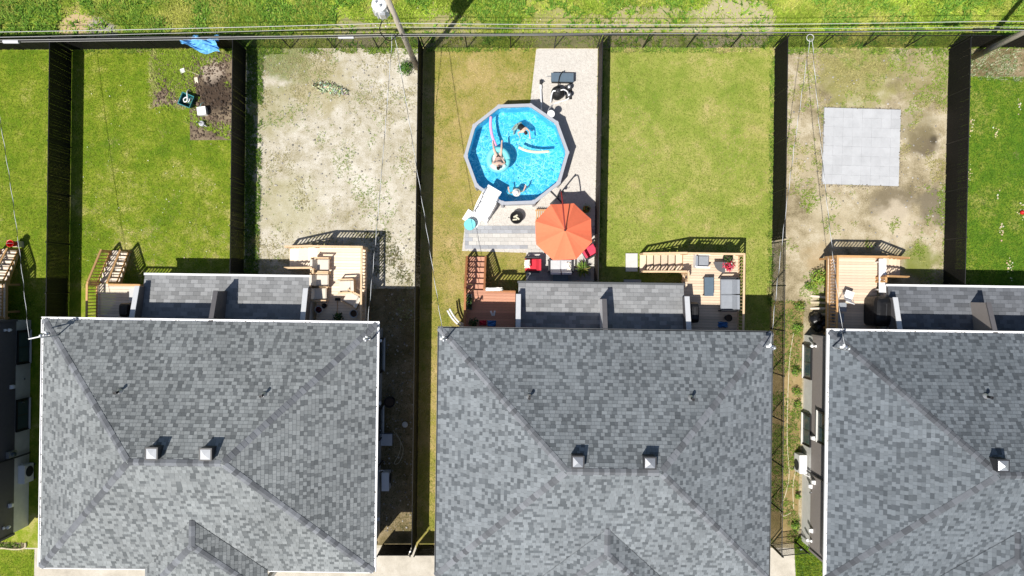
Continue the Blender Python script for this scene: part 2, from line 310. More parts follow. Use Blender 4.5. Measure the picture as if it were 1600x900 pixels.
chain(at(936,74.5), at(1209,74.5), 'chain-link back fence behind the empty lawn beside the pool yard')
chain(at(1211,74.5), at(1481,74.5), 'chain-link back fence behind the yard with the square slab pad')
privacy(at(1483,74.5), at(2050,76), 'black slatted back fence at the top right corner')
privacy(at(113,79.5), at(104,760), 'black slatted side fence left of the lawn with the vegetable garden')
privacy(at(385,78), at(381,428), 'black slatted side fence between vegetable garden lawn and dirt yard')
privacy(at(661,77), at(651,846), 'long black slatted side fence between dirt yard and pool yard')
privacy(at(935,77), at(928,441), 'dark brown slatted fence between pool yard gravel and empty lawn', mt='slat_brown')
privacy(at(1210,77), at(1206,377), 'black slatted side fence between empty lawn and slab pad yard')
chain(at(1206,379), at(1201,850), 'chain-link side fence running beside the taupe sided house wall')
privacy(at(1482,77), at(1473,449), 'black slatted side fence right of the slab pad yard')
# gates across the side passages
def gate(a, b, label, h=1.55, mt='slat_black', slats=True):
    a = Vector((a[0], a[1], 0)); b = Vector((b[0], b[1], 0)); d = b-a; L_ = d.length
    t = thing('side_gate', label, 'gate', a, math.atan2(d.y, d.x), 'gates across the side passages')
    post(t, .035, h+.1); post(t, L_-.035, h+.1)
    for z in (.1, .8, h-.02): MB().tube([(.09,0,z),(L_-.09,0,z)], .022, 8).build('rail', 'fence_metal', t)
    for x in (.09, L_-.09): MB().tube([(x,0,.1),(x,0,h)], .022, 8).build('stile', 'fence_metal', t)
    if slats:
        sb = MB(); x = .14
        while x < L_-.13: sb.box(x, 0, .12, .062, .012, h-.18); x += .0665
        sb.build('slats', mt, t, kind='stuff')
    else: wires(L_-.2, h-.12, .05, .005).build('chain_link', 'fence_metal', t, (False), (.1, 0, .06)) ['kind'] = 'stuff'
    MB().box(L_-.16, -.03, .95, .10, .05, .05).build('latch', 'galv', t)
    return t
gate(at(598,850), at(649,850), 'black gate closing the shaded passage right of the leftmost whole roof')
gate(at(653,850), at(700,850), 'black gate closing the grass passage left of the middle roof')
gate(at(1203,851), at(1244,846), 'chain-link gate beside the front corner of the taupe house', slats=False)

# ------------------------------------------------------------------ roofs
HW, HD, ZE, ZR = 7.85, 5.84, 3.8, 7.0; SL = (ZR-ZE)/HD; OV = .4
def clip(poly, inside, cross):
    out = []
    for i in range(len(poly)):
        a, b = poly[i], poly[(i+1) % len(poly)]; ia, ib = inside(a), inside(b)
        if ia: out.append(a)
        if ia != ib: out.append(cross(a, b))
    return out
def clip_convex(poly, conv):
    n = len(conv)
    for i in range(n):
        (x0, y0), (x1, y1) = conv[i], conv[(i+1) % n]
        f = lambda p: (x1-x0)*(p[1]-y0)-(y1-y0)*(p[0]-x0)
        def cr(a, b):
            fa, fb = f(a), f(b); t = fa/(fa-fb); return (a[0]+(b[0]-a[0])*t, a[1]+(b[1]-a[1])*t)
        poly = clip(poly, lambda p: f(p) >= -1e-9, cr)
        if len(poly) < 3: return []
    return poly
LIGHT = [(.199,.214,.222), (.187,.202,.210), (.209,.224,.232)]; DARK = [(.117,.127,.134), (.131,.142,.149), (.107,.117,.124)]
HUE = [(1,1,1)]
def shingle_face(mb, poly3, expo=.165, tw=(.14,.27), pd=.42, tint=1.0, seed=0):
    "poly3: eave start, eave end, then the rest counter-clockwise seen from above; rows of laminated tabs"
    rg = random.Random(seed); P = [Vector(p) for p in poly3]; u = (P[1]-P[0]).normalized()
    nrm = (P[1]-P[0]).cross(P[-1]-P[0]).normalized(); v = nrm.cross(u).normalized()
    to2 = lambda p: ((p-P[0]).dot(u), (p-P[0]).dot(v)); p2 = [to2(p) for p in P]
    vmax = max(p[1] for p in p2); umin = min(p[0] for p in p2); umax = max(p[0] for p in p2); rows = int(vmax/expo)+1
    for r in range(rows):
        v0, v1 = r*expo-.02*(r == 0), (r+1)*expo; x = umin-rg.uniform(0, .4); dark = rg.random() < .5
        while x < umax:
            w = rg.uniform(*tw); dark = (rg.random() < pd) if not dark else (rg.random() < .14)
            cell = clip_convex([(x, v0), (x+w-.007, v0), (x+w-.007, v1), (x, v1)], p2); x += w
            if len(cell) < 3: continue
            c = rg.choice(DARK if dark else LIGHT); q_ = P[0]+u*x+v*v0; j = rg.uniform(.87, 1.12)*tint*(1+.12*mnoise.noise(q_*.45+Vector((seed,0,0)))+.12*mnoise.noise(Vector((x*1.7, v0*.35, seed*1.3)))); c = tuple(q*j*e_ for q, e_ in zip(c, HUE[0])); th = .012 if not dark else .007
            X = lambda q: P[0]+u*q[0]+v*q[1]+nrm*(.004+th*(1-(q[1]-v0)/expo))
            mb.poly([X(q) for q in cell], c)
            low = sorted([q for q in cell if q[1] < v0+1e-6])
            if len(low) >= 2:
                a, b_ = low[0], low[-1]; A, B = X(a), X(b_); mb.poly([A-nrm*(th+.004), B-nrm*(th+.004), B, A], c)
def caps(parent, a, b, n1, n2, m='cap_shingle', wid=.15, expo=.23):
    "cap shingles bent over a hip or ridge from low end a to high end b; n1, n2 the two roof plane normals"
    a = Vector(a); b = Vector(b); d = (b-a); L_ = d.length; d.normalize(); n1 = Vector(n1).normalized(); n2 = Vector(n2).normalized()
    s1 = d.cross(n1); s1.normalize(); s2 = n2.cross(d); s2.normalize()
    if s1.dot(n2) > 0: s1 = -s1
    if s2.dot(n1) > 0: s2 = -s2
    up = (n1+n2).normalized(); mb = MB(); e = expo*1.12
    def ring(x, h): return [d*x+s1*wid+n1*h, d*x+up*(h*1.1), d*x+s2*wid+n2*h]
    lo, hi = ring(-e/2, .030), ring(e/2, .018); lo0 = ring(-e/2, .012)
    for i in (0, 1):
        q = [lo[i], lo[i+1], hi[i+1], hi[i]]
        mb.poly(q); mb.poly([lo0[i], lo0[i+1], lo[i+1], lo[i]])
    mb.poly([lo0[0], lo[0], hi[0]]); mb.poly([lo[2], lo0[2], hi[2]])
    me = mb.mesh('ridge_cap'); me.materials.append(MATS[m]); n = max(1, int(L_/expo))
    for i in range(n): link('ridge_cap', me, parent, a+d*(expo*(i+.55)))

def wall_window(parent, x, y, z, w, h, nx, split=True):
    "window in a side wall facing nx = +-1, y the centre along the wall"
    win = MB().box(x+nx*.035, y, z, .07, w, h).build('window', 'window_frame', parent)
    hw = (w-.16)/2-.02
    for s in (-1, 1): MB().box(x+nx*.06, y+s*(hw/2+.025), z+.09, .04, hw, h-.18).build('pane', 'glass', win)
    MB().box(x+nx*.07, y, z-.05, .16, w+.1, .05).build('sill', 'concrete_wall', win)
    for s in (-1, 1): MB().box(x+nx*.055, y+s*(w/2+.03), z-.0, .10, .055, h).build('jamb', 'window_frame', win)
    return win
def siding(x0, x1, y0, y1, z0, z1, step=.115):
    "lapped boards round a rectangular block"
    mb = MB(); z = z0; e = .012
    while z < z1-.01:
        zt = min(z+step, z1); a = [(x0-e,y0-e),(x1+e,y0-e),(x1+e,y1+e),(x0-e,y1+e)]; b = [(x0,y0),(x1,y0),(x1,y1),(x0,y1)]
        for i in range(4):
            j = (i+1) % 4; mb.poly([(*a[i],z),(*a[j],z),(*b[j],zt),(*b[i],zt)]); mb.poly([(*b[i],z),(*b[j],z),(*a[j],z),(*a[i],z)])
        z = zt
    return mb
ROT = R(-.8)
class House: pass
def house(cx, cy, label, gutter, side_mat, end_mat, dark=1.0, seed=1, vents=(), pipes=(), vent_mat='grey_metal', full=True, win=None, porch='porch_shingle'):
    h = House(); t = thing('semi_detached_house', label, 'house', (cx, cy, 0), ROT); h.t = t; h.M = Matrix.Translation((cx, cy, 0)) @ Matrix.Rotation(ROT, 4, 'Z'); h.I = h.M.inverted()
    wx, wy = HW-OV, HD-OV
    MB().box(0, 0, 0, 2*wx-.04, 2*wy-.04, 1.12).build('foundation_wall', 'concrete_wall', t)
    siding(-wx, wx, -wy, wy, 1.12, ZE-.12).build('siding', side_mat, t)
    MB().box(0, 0, ZE-.14, 2*HW-.1, 2*HD-.1, .05).build('soffit', 'soffit', t)
    # corner boards and drop pipes
    for sx in (-1, 1):
        for sy in (-1, 1): MB().box(sx*(wx+.015), sy*(wy+.015), 1.1, .11, .11, ZE-1.27).build('corner_board', side_mat, t)
        MB().tube([(sx*(wx+.07), -1.55, .1), (sx*(wx+.07), -1.55, ZE-.2)], .045, 8).build('downpipe', 'dark_metal' if gutter == 'white_gutter' else 'dark_gutter', t)
    C = [(-HW,-HD,ZE),(HW,-HD,ZE),(HW,HD,ZE),(-HW,HD,ZE)]; r0, r1 = (-(HW-HD),0,ZR), (HW-HD,0,ZR)
    roof = MB()
    for f in ([C[0],C[1],r1,r0],[C[1],C[2],r1],[C[2],C[3],r0,r1],[C[3],C[0],r0]): roof.poly(f)
    ro = roof.build('roof', 'roof_deck', t)
    # front projection: short ridge, hipped end
    pz = ZE+1.58; pw = 1.58/SL; yA, yB = -(ZR-pz)/SL, -4.15; yE = yB-pw
    A, B, E1, E2, V1, V2 = (0,yA,pz),(0,yB,pz),(-pw,yE,ZE),(pw,yE,ZE),(-pw,-HD,ZE),(pw,-HD,ZE)
    sh = MB(); S = seed*50; HUE[0] = {2: (1.03,1.02,1.0), 3: (.97,.99,1.02), 4: (.95,1.0,1.07)}.get(seed, (1,1,1))
    shingle_face(sh, [C[0],C[1],r1,r0], tint=1.0*dark, seed=S+1); shingle_face(sh, [C[1],C[2],r1], tint=.97*dark, seed=S+2)
    shingle_face(sh, [C[2],C[3],r0,r1], tint=.97*dark, seed=S+3); shingle_face(sh, [C[3],C[0],r0], tint=1.0*dark, seed=S+4)  # right and back slopes, turned from the sun, get slightly darker tab colours
    off = Vector((0,0,.035)); pr = lambda *q: [Vector(x)+off for x in q]
    shingle_face(sh, pr(E1,E2,B), seed=S+5, tint=dark); 
    shingle_face(sh, pr(E2,V2,A,B), seed=S+6, tint=.9*dark); shingle_face(sh, pr(V1,E1,B,A), seed=S+7, tint=dark)  # right face: shade away from the sun put into its tab colour
    sh.build('shingles', 'roof_tabs', ro, kind='stuff')
    pb = MB(); pb.poly([Vector(x)+off*.7 for x in (E1,E2,B)]); pb.poly([Vector(x)+off*.7 for x in (E2,V2,A,B)]); pb.poly([Vector(x)+off*.7 for x in (V1,E1,B,A)]); pb.build('porch_roof', 'roof_deck', ro)
    MB().box(0, (-HD+yE)/2-.1, ZE-.15, 2*pw-.1, abs(yE+HD)-.15, .05).build('porch_soffit', 'soffit', t)
    for sx in (-1, 1): MB().box(sx*(pw-.35), yE+.35, 0, .2, .2, ZE-.15).build('porch_column', 'white_paint', t)
    nS, nN, nE, nW = (0,-SL,1),(0,SL,1),(SL,0,1),(-SL,0,1)
    cm = 'cap_shingle_dark' if dark < .85 else 'cap_shingle'
    caps(ro, C[0], r0, nS, nW, m=cm); caps(ro, C[3], r0, nN, nW, m=cm); caps(ro, C[1], r1, nS, nE, m=cm); caps(ro, C[2], r1, nN, nE, m=cm); caps(ro, r0, r1, nN, nS, m=cm)
    caps(ro, Vector(E1)+off, Vector(B)+off, nS, nW, m=cm); caps(ro, Vector(E2)+off, Vector(B)+off, nS, nE, m=cm); caps(ro, Vector(B)+off, Vector(A)+off, nE, nW, m=cm)
    # fascia and gutters (troughs)
    runs = [((-HW,HD),(HW,HD),(0,1)),((-HW,-HD),(-HW,HD),(-1,0)),((HW,-HD),(HW,HD),(1,0)),((-HW,-HD),(-pw,-HD),(0,-1)),((pw,-HD),(HW,-HD),(0,-1)),((-pw,yE),(pw,yE),(0,-1))]
    for i, (a, b_, n) in enumerate(runs):
        g = MB(); n_ = Vector((*n, 0)); a = Vector((*a, ZE)); b_ = Vector((*b_, ZE)); w = .125 if gutter == 'white_gutter' and i < 3 else .07
        d = (b_-a).normalized(); e = .10 if i < 3 else 0
        if i == 0: a = a-d*w; b_ = b_+d*w
        q = lambda p, o, z: p+n_*o+Vector((0,0,z))
        prof = [(-.02,-.10),(w,-.10),(w,-.005),(w-.022,-.005),(w-.022,-.085),(.0,-.085),(.0,-.006),(-.02,-.006)]
        prof = [(-.02,-.11),(w,-.11),(w,.0),(w-.03,.0),(w-.03,-.045),(.0,-.045),(.0,-.006),(-.02,-.006)] if gutter == 'white_gutter' and i < 3 else prof
        A_ = [q(a, *p) for p in prof]; B_ = [q(b_, *p) for p in prof]; m_ = len(prof)
        for k in range(m_): g.poly([A_[k], B_[k], B_[(k+1) % m_], A_[(k+1) % m_]])
        g.poly(A_[::-1]); g.poly(B_); g_o = g.build('gutter', gutter, ro)
        if gutter == 'white_gutter' and i < 3:
            lit = MB(); rl = random.Random(seed*10+i); Lr = (b_-a).length
            for _ in range(70):
                pc = a+d*(Lr*(rl.random()**1.8 if rl.random() < .6 else rl.random()))+n_*rl.uniform(.01,w-.04); k_ = rl.uniform(.008,.03); lit.box(pc.x, pc.y, ZE-.044, k_*2, k_, .012, rl.uniform(0,3))
            lit.build('leaf_litter', 'stem', g_o, kind='stuff')
    # rear lean-to roof over the lower level, between the two decks
    X, y0, y1, za, zb = 4.12, wy, 8.02, 2.42, 1.92
    MB().box(0, (y0+y1-.25)/2+.01, 0, 2*X-.1, y1-.25-y0-.02, zb-.18).build('lower_level_wall', 'concrete_wall', t)
    lr = MB().hexa([(-X,y0+.005,za-.12),(X,y0+.005,za-.12),(X,y1,zb-.12),(-X,y1,zb-.12),(-X,y0+.005,za),(X,y0+.005,za),(X,y1,zb),(-X,y1,zb)]).build('lean_to_roof', 'roof_deck', t)
    rows, tabs = 13, 23; run = (y1-y0)/rows; sl = (zb-za)/(y1-y0); me = {}
    sw = 2*X/tabs
    for nm, w in (('full', sw-.006), ('half', sw/2-.006)):
        e = run*1.04; k = MB().hexa([(-w/2,-e/2,sl*-e/2),(w/2,-e/2,sl*-e/2),(w/2,e/2,sl*e/2-.0),(-w/2,e/2,sl*e/2),(-w/2,-e/2,sl*-e/2+.006),(w/2,-e/2,sl*-e/2+.006),(w/2,e/2,sl*e/2+.022),(-w/2,e/2,sl*e/2+.022)])
        me[nm] = k.mesh('shingle'); me[nm].materials.append(MATS[porch])
    for r in range(rows):
        y = y0+run*(r+.5); z = za+sl*(y-y0)+.003
        x = -X; first = True
        while x < X-.01:
            half = first and r % 2; w = sw/2 if half or x+sw > X+.01 else sw; first = False
            link('shingle', me['half' if w < sw*.9 else 'full'], lr, (x+w/2, y, z)); x += w
    MB().hexa([(-X-.05,y1,zb-.11),(X+.05,y1,zb-.11),(X+.05,y1+.11,zb-.11),(-X-.05,y1+.11,zb-.11),(-X-.05,y1,zb+.015),(X+.05,y1,zb+.015),(X+.05,y1+.11,zb+.0),(-X-.05,y1+.11,zb+.0)]).build('lean_to_gutter', gutter, lr)
    # privacy walls that divide it
    for x, th, ya, yb, h0, h1, sm in ((-X, .18, y0, 7.45, .75, .55, end_mat), (0, .16, y0, 7.28, 1.45, 1.15, end_mat), (X, .18, y0, 7.45, .75, .55, end_mat)):
        z0, z1 = za+sl*(ya-y0), za+sl*(yb-y0)
        p = lambda w, e, f, g, up: [(x-w,ya+f,e[0]),(x+w,ya+f,e[0]),(x+w,yb+g,e[1]),(x-w,yb+g,e[1])]
        lo = p(th/2, (z0-.1, z1-.1), .004, 0, 0); hi = p(th/2, (z0+h0, z1+h1), .004, 0, 0); dv = MB().hexa(lo+hi).build('divider_wall', sm if x == 0 else 'siding_dark', t)
        lo = p(th/2+.03, (z0+h0, z1+h1), .006, .03, 0); hi = p(th/2+.03, (z0+h0+.05, z1+h1+.05), .006, .03, 0); MB().hexa(lo+hi).build('cap', 'siding_dark' if x == 0 else 'siding_light', dv)
    # roof furniture
    for vx, vy in vents:
        z = ZR-SL*abs(vy); v = MB().box(vx, vy, z-.35, .50, .50, .72).build('roof_vent', 'dark_metal', t)
        MB().box(vx, vy, z+.37, .54, .54, .04).build('vent_hood', 'dark_metal', v); k = MB(); a = [(vx-.21,vy-.21),(vx+.21,vy-.21),(vx+.21,vy+.21),(vx-.21,vy+.21)]
        for i in range(4): k.poly([(*a[i], z+.412), (*a[(i+1) % 4], z+.412), (vx, vy, z+.52)])
        k.build('vent_cap', vent_mat, v); MB().box(vx, vy-.0, z-.20, .7, .66, .03).build('flashing', 'dark_metal', v)
    for vx, vy in pipes:
        z = ZR-SL*abs(vy); v = MB().tube([(vx,vy,z-.1),(vx,vy,z+.42)], .055, 10).build('vent_pipe', 'black', t)
        MB().lathe([(.15,z-.03),(.13,z+.03),(.07,z+.12),(.06,z+.14)], 12, vx, vy).build('flashing', 'grey_metal', v); MB().lathe([(.07,z+.36),(.075,z+.43),(.05,z+.43),(.045,z+.30)], 10, vx, vy).build('pipe_rim', 'dark_metal', v)
    for (sx, y, z, w, hh) in win or (): wall_window(t, sx*wx, y, z, w, hh, sx)
    # plain window and patio door in the rear wall
    for sx in (-1, 1):
        d = MB().box(sx*5.6, wy+.03, 1.25, 1.6, .06, 2.1).build('patio_door', 'window_frame', t); MB().box(sx*5.6-.38, wy+.065, 1.33, .68, .03, 1.94).build('pane', 'glass', d); MB().box(sx*5.6+.38, wy+.065, 1.33, .68, .03, 1.94).build('pane', 'glass', d)
    # front doors and windows
    for sx in (-1, 1):
        d = MB().box(sx*1.4, -wy-.03, 1.15, .95, .06, 2.1).build('front_door', 'window_frame', t); MB().box(sx*1.4+.36, -wy-.08, 2.1, .04, .06, .14).build('handle', 'galv', d)
        w_ = MB().box(sx*5, -wy-.03, 1.6, 1.8, .06, 1.3).build('window', 'window_frame', t); MB().box(sx*5, -wy-.065, 1.68, 1.6, .03, 1.14).build('pane', 'glass', w_)
    return h
def hl(h, px, py, z): return h.I @ at(px, py, z)
sidew = lambda sx: [(sx, 4.05, .22, 1.65, .86), (sx, .55, .22, 1.55, .86)]
H0 = house(-32.85, -7.0, 'charcoal sided house wall cut off by the left edge of the picture', 'white_gutter', 'siding_dark', 'siding_dark', seed=1, win=sidew(1), vents=[(-1,.42),(1.3,.42)])
H1 = house(-14.31, -7.43, 'semi-detached house with white gutters, leftmost of the roofs seen', 'white_gutter', 'siding_dark', 'siding_dark', 1.08, seed=2, vents=[(-.92,.42),(1.36,.42)], pipes=[(-3.25,2.75),(3.2,2.7)], vent_mat='siding_light', win=sidew(1)+sidew(-1))
H2 = house(4.33, -7.83, 'semi-detached house with dark roof edge, below the pool yard', 'dark_gutter', 'siding_taupe', 'siding_light', 1.0, seed=3, vents=[(-1.55,.45),(1.50,.45)], pipes=[(-3.6,2.9),(3.65,2.95)], win=sidew(1)+sidew(-1))
H3 = house(22.75, -7.99, 'semi-detached house with white gutters and taupe siding at the right edge', 'white_gutter', 'siding_taupe', 'siding_taupe', .76, seed=4, vents=[(-2.0,.45),(1.3,.45)], pipes=[(-1.5,3.1),(3.3,2.9)], porch='porch_shingle_dark', win=sidew(-1)+[(-1, 1.0, 1.95, 1.5, 1.2)])
# wall clutter on house sides: small parts
def wall_bits(h, sx, items):
    wx = HW-OV
    for kind, y, z in items:
        x = sx*(wx+.03)
        if kind == 'light':
            l_ = MB().box(x+sx*.03, y, z, .06, .12, .12).build('wall_light', 'white_plastic', h.t); MB().lathe([(.07,z-.16),(.085,z-.02),(.06,z)], 12, x+sx*.16, y).build('lamp_head', 'white_plastic', l_); MB().tube([(x,y,z+.06),(x+sx*.16,y,z+.03)], .02, 6).build('arm', 'white_plastic', l_)
        elif kind == 'vent':
            v = MB().box(x+sx*.04, y, z, .09, .2, .2).build('dryer_vent', 'white_plastic', h.t); MB().box(x+sx*.12, y, z+.02, .08, .16, .14).build('vent_hood', 'white_plastic', v)
        elif kind == 'tap':
            v = MB().tube([(x,y,z),(x+sx*.12,y,z)], .025, 6).build('tap', 'galv', h.t); MB().box(x+sx*.11, y, z+.02, .03, .1, .03).build('tap_handle', 'dark_metal', v)
        elif kind == 'meter':
            v = MB().box(x+sx*.08, y, z, .16, .32, .55).build('meter_box', 'grey_metal', h.t); MB().lathe([(.12,0),(.12,.1),(.08,.14)], 14, m=Matrix.Translation((x+sx*.16,y,z+.3)) @ Matrix.Rotation(sx*math.pi/2, 4, 'Y')).build('meter_glass', 'glass', v)
wall_bits(H0, 1, [('light',5.0,1.9),('vent',2.1,1.35),('meter',-1.3,1.2),('vent',-3.9,1.35),('light',-4.9,1.8),('tap',1.2,.7),('tap',2.4,.6)])
wall_bits(H1, 1, [('light',4.9,1.8),('vent',1.7,1.3),('tap',0.2,.8),('vent',-4.2,1.2)])
wall_bits(H3, -1, [('light',4.95,1.5),('vent',-1.9,1.5),('vent',-2.2,1.15),('tap',-2.5,1.3),('vent',-4.4,1.3),('light',-4.95,1.3),('vent',.3,1.4)])

# ------------------------------------------------------------------ timber decks
bal_me = {}
DZ, RH = 1.2, .92
def rail(t, a, b, m, base=None, posts=True, gap=.162, m2=None):
    "guard rail from a to b (points at the deck surface), following the slope between them"
    a = Vector(a); b = Vector(b); d = b-a; flat = Vector((d.x, d.y, 0)); L_ = flat.length
    MB().beam(a+Vector((0,0,RH)), b+Vector((0,0,RH)), .10, .045).build('hand_rail', m, t); MB().beam(a+Vector((0,0,.10)), b+Vector((0,0,.10)), .045, .08).build('bottom_rail', m, t)
    if m not in bal_me:
        me = MB().box(0,0,0,.042,.042,RH-.14).mesh('baluster'); me.materials.append(MATS[m]); bal_me[m] = me
    n = max(1, int(L_/gap)); rz = math.atan2(d.y, d.x)
    for i in range(n):
        p = a+d*((i+.5)/n); link('baluster', bal_me[m], t, p+Vector((0,0,.12)), rot=(0,0,rz))
    for p in (a, b): MB().box(p.x, p.y, max(p.z-.35, -.02), .095, .095, RH+.01+min(.35, p.z+.02)).build('newel_post', m, t)
def deck(h, label, rect, m, mr, rails=(), stairs=None, extra=None):
    x0, x1, y0, y1 = rect; t = thing('timber_deck', label, 'deck', h.t.location.copy(), ROT, 'timber decks behind the houses'); W = .142
    n = round((y1-y0)/W); w = (y1-y0)/n
    me = MB().box(0,0,-.035,x1-x0,w-.009,.035).mesh('plank'); me.materials.append(MATS[m])
    for i in range(n): link('plank', me, t, ((x0+x1)/2, y0+w*(i+.5), DZ-random.uniform(0,.003)))
    for y in (y0+.03, y1-.03): MB().box((x0+x1)/2, y, DZ-.23, x1-x0-.02, .04, .19).build('rim_joist', mr, t)
    for x in (x0+.03, x1-.03): MB().box(x, (y0+y1)/2, DZ-.23, .04, y1-y0-.12, .19).build('rim_joist', mr, t)
    for x in (x0+.12, x1-.12):
        for y in (y0+.4, y1-.12): MB().box(x, y, 0, .10, .10, DZ-.235).build('post', mr, t)
    for a, b in rails: rail(t, (*a, DZ), (*b, DZ), mr)
    if stairs:
        (sx, sy), (dx, dy), wd, sides = stairs[:4]; dv = Vector((dx, dy, 0)); pv = Vector((-dy, dx, 0)); N = 7; run = stairs[4] if len(stairs) > 4 else .29; rise = DZ/(N+.0)
        tm = MB().box(0,0,-.036,run-.012,wd,.036).mesh('tread'); tm.materials.append(MATS[m]); rz = math.atan2(dy, dx); o = Vector((sx, sy, 0))
        for i in range(1, N): link('tread', tm, t, o+dv*(run*(i-.5))+Vector((0,0,DZ-rise*i)), rot=(0,0,rz))
        for s in (-1, 1):
            q = pv*(s*(wd/2-.05)); MB().beam(o+q+dv*.0+Vector((0,0,DZ-rise*1-.12)), o+q+dv*(run*(N-1)-.02)+Vector((0,0,.08)), .045, .2).build('stringer', mr, t)
        for s in sides:
            q = pv*(s*(wd/2-.02)); rail(t, o+q+dv*.05+Vector((0,0,DZ-.02)), o+q+dv*(run*(N-1)-.05)+Vector((0,0,rise*.7)), mr)
    return t
wy = HD-OV+.02
# H1 left: small grey-brown deck, flight of steps towards the lawn
a = hl(H1,152,443,DZ); b = hl(H1,214,443,DZ); x0, x1, y1 = a.x, -4.24, a.y
s = hl(H1,170,440,DZ)
deck(H1, 'small weathered deck with straight steps down to the garden lawn, orange handrails', (x0, x1, wy, y1), 'wood_grey', 'rail_orange', [((x0+.05,wy+.1),(x0+.05,y1-.05)), ((x0+1.15,y1-.05),(x1-.05,y1-.05))], ((x0+.55,y1+.005),(0,1),1.02,(-1,1)))
# H1 right: broad pale deck, steps along the back edge to the left
a = hl(H1,573,386,DZ); x1, y1 = a.x, a.y; x0 = 4.26; yb = hl(H1,485,420,DZ).y
deck(H1, 'broad bleached deck with cream armchairs, steps running off to the left', (x0, x1, wy, y1), 'wood_pale', 'rail_pale', [((x1-.05,wy+.1),(x1-.05,y1-.05)), ((x0+.05,y1-.05),(x1-.15,y1-.05)), ((x0+.05,8.25),(x0+.05,yb-.05))], ((x0-.005,(yb+y1)/2),(-1,0),y1-yb-.02,(-1,1)))
# H2 left: red deck
a = hl(H2,727,453,DZ); x0, y1 = a.x, a.y; x1 = -4.26
deck(H2, 'reddish stained deck with steps down to the paved patio by the pool', (x0, x1, wy, y1), 'wood_red', 'rail_red', [((x0+.05,wy+.1),(x0+.05,y1-.05)), ((x0+1.12,y1-.05),(x1-.05,y1-.05))], ((x0+.52,y1+.005),(0,1),1.0,(-1,1)))
# H2 right
a = hl(H2,1155,397,DZ); x1, y1 = a.x, a.y; x0 = 4.26; yb = hl(H2,1070,426,DZ).y
deck(H2, 'tan deck with grey lounge set, steps running left to a concrete pad', (x0, x1, wy, y1), 'wood_tan', 'rail_pale', [((x1-.05,wy+.1),(x1-.05,y1-.05)), ((x0+.05,y1-.05),(x1-.15,y1-.05)), ((x0+.05,8.25),(x0+.05,yb-.05))], ((x0-.005,(yb+y1)/2),(-1,0),y1-yb-.02,(-1,1),.335))
# H3 left
a = hl(H3,1294,400,DZ); x0, y1 = a.x, a.y; x1 = -4.26; yb = hl(H3,1385,433,DZ).y
deck(H3, 'honey coloured deck with a covered barbecue, short steps to the right', (x0, x1, wy, y1), 'wood_honey', 'rail_orange', [((x0+.05,wy+.1),(x0+.05,y1-.05)), ((x0+.15,y1-.05),(x1-.05,y1-.05)), ((x1-.05,8.25),(x1-.05,yb-.05))], ((x1+.005,(yb+y1)/2),(1,0),y1-yb-.02,(-1,1)))
# H0 right
x1 = hl(H0,8,443,DZ).x; y1 = hl(H0,5,441,DZ).y
deck(H0, 'deck steps with a red bucket at the left edge of the picture', (4.26, x1, wy, y1), 'wood_grey', 'rail_orange', [((x1-.05,wy+.1),(x1-.05,y1-.05)), ((4.3,y1-.05),(x1-1.15,y1-.05))], ((x1-.55,y1+.005),(0,1),1.02,(-1,1)))

# ------------------------------------------------------------------ swimming pool
PC = at(807, 241, 1.3); WZ = 1.12
pool = thing('swimming_pool', 'round above-ground pool with grey rim and bright blue water', 'pool', (PC.x, PC.y, 0))
def deca(r, z, ph=2): return [(r*math.cos(R(ph+36*k)), r*math.sin(R(ph+36*k)), z) for k in range(10)]
ro_, ri_ = 2.58, 2.50
w_ = MB(); A, B = deca(ro_, 0), deca(ro_, 1.28)
for k in range(10): j = (k+1) % 10; w_.poly([A[k], A[j], B[j], B[k]])
w_.build('pool_wall', 'pool_wall', pool)
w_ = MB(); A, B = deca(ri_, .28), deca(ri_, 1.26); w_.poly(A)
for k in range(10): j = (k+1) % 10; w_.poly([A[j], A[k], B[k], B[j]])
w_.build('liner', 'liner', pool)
MB().poly(deca(ri_-.004, WZ)).build('water', 'water', pool)
for k in range(10):
    a0, a1 = R(2+36*k+1.2), R(2+36*(k+1)-1.2); o_, i_ = 2.66, 2.49
    P_ = [(r*math.cos(t), r*math.sin(t)) for r, t in ((i_, a0), (o_, a0), (o_, a1), (i_, a1))]; MB().prism(P_, 1.28, 1.325).build('top_rail', 'pool_rim', pool)
    t = R(2+36*k); MB().box(2.575*math.cos(t), 2.575*math.sin(t), 1.275, .215, .13, .060, t).build('corner_cap', 'pool_rim', pool)
    MB().box(2.63*math.cos(t), 2.63*math.sin(t), 0, .09, .14, 1.27, t).build('upright', 'pool_rim', pool)
# skimmer, return hose, filter
p = at(861, 178, 1.25); t = thing('pool_skimmer', 'round white skimmer hung on the pool rim', 'skimmer', p)
MB().lathe([(.16,-.35),(.16,-.02),(.19,0),(.19,.04),(.15,.055),(0,.06)], 18).build('basket', 'white_plastic', t); MB().box(-.2,-.12,-.02,.18,.12,.05,R(31)).build('mouth', 'white_plastic', t); MB().lathe([(.03,.06),(.03,.085),(0,.09)], 8).build('lid_knob', 'white_plastic', t)
def curve(pts, n=24):
    "Catmull-Rom through points"
    P = [Vector(p) for p in pts]; P = [P[0]*2-P[1]]+P+[P[-1]*2-P[-2]]; out = []; segs = len(P)-3; per = max(2, n//segs)
    for i in range(segs):
        a, b, c, d = P[i:i+4]
        for k in range(per+(i == segs-1)):
            t = k/per; out.append(.5*((2*b)+(c-a)*t+(2*a-5*b+4*c-d)*t*t+(3*b-a-3*c+d)*t**3))
    return out
tag(MB().tube(curve([at(856,176,1.0), at(858,170,.5), at(864,163,.06), at(874,159,.05), at(884,156,.05), at(889,153,.25)]), .03, 8).build('filter_hose', 'white_plastic', smooth=True), 'white hose curving from the pool to the filter pump', 'hose')
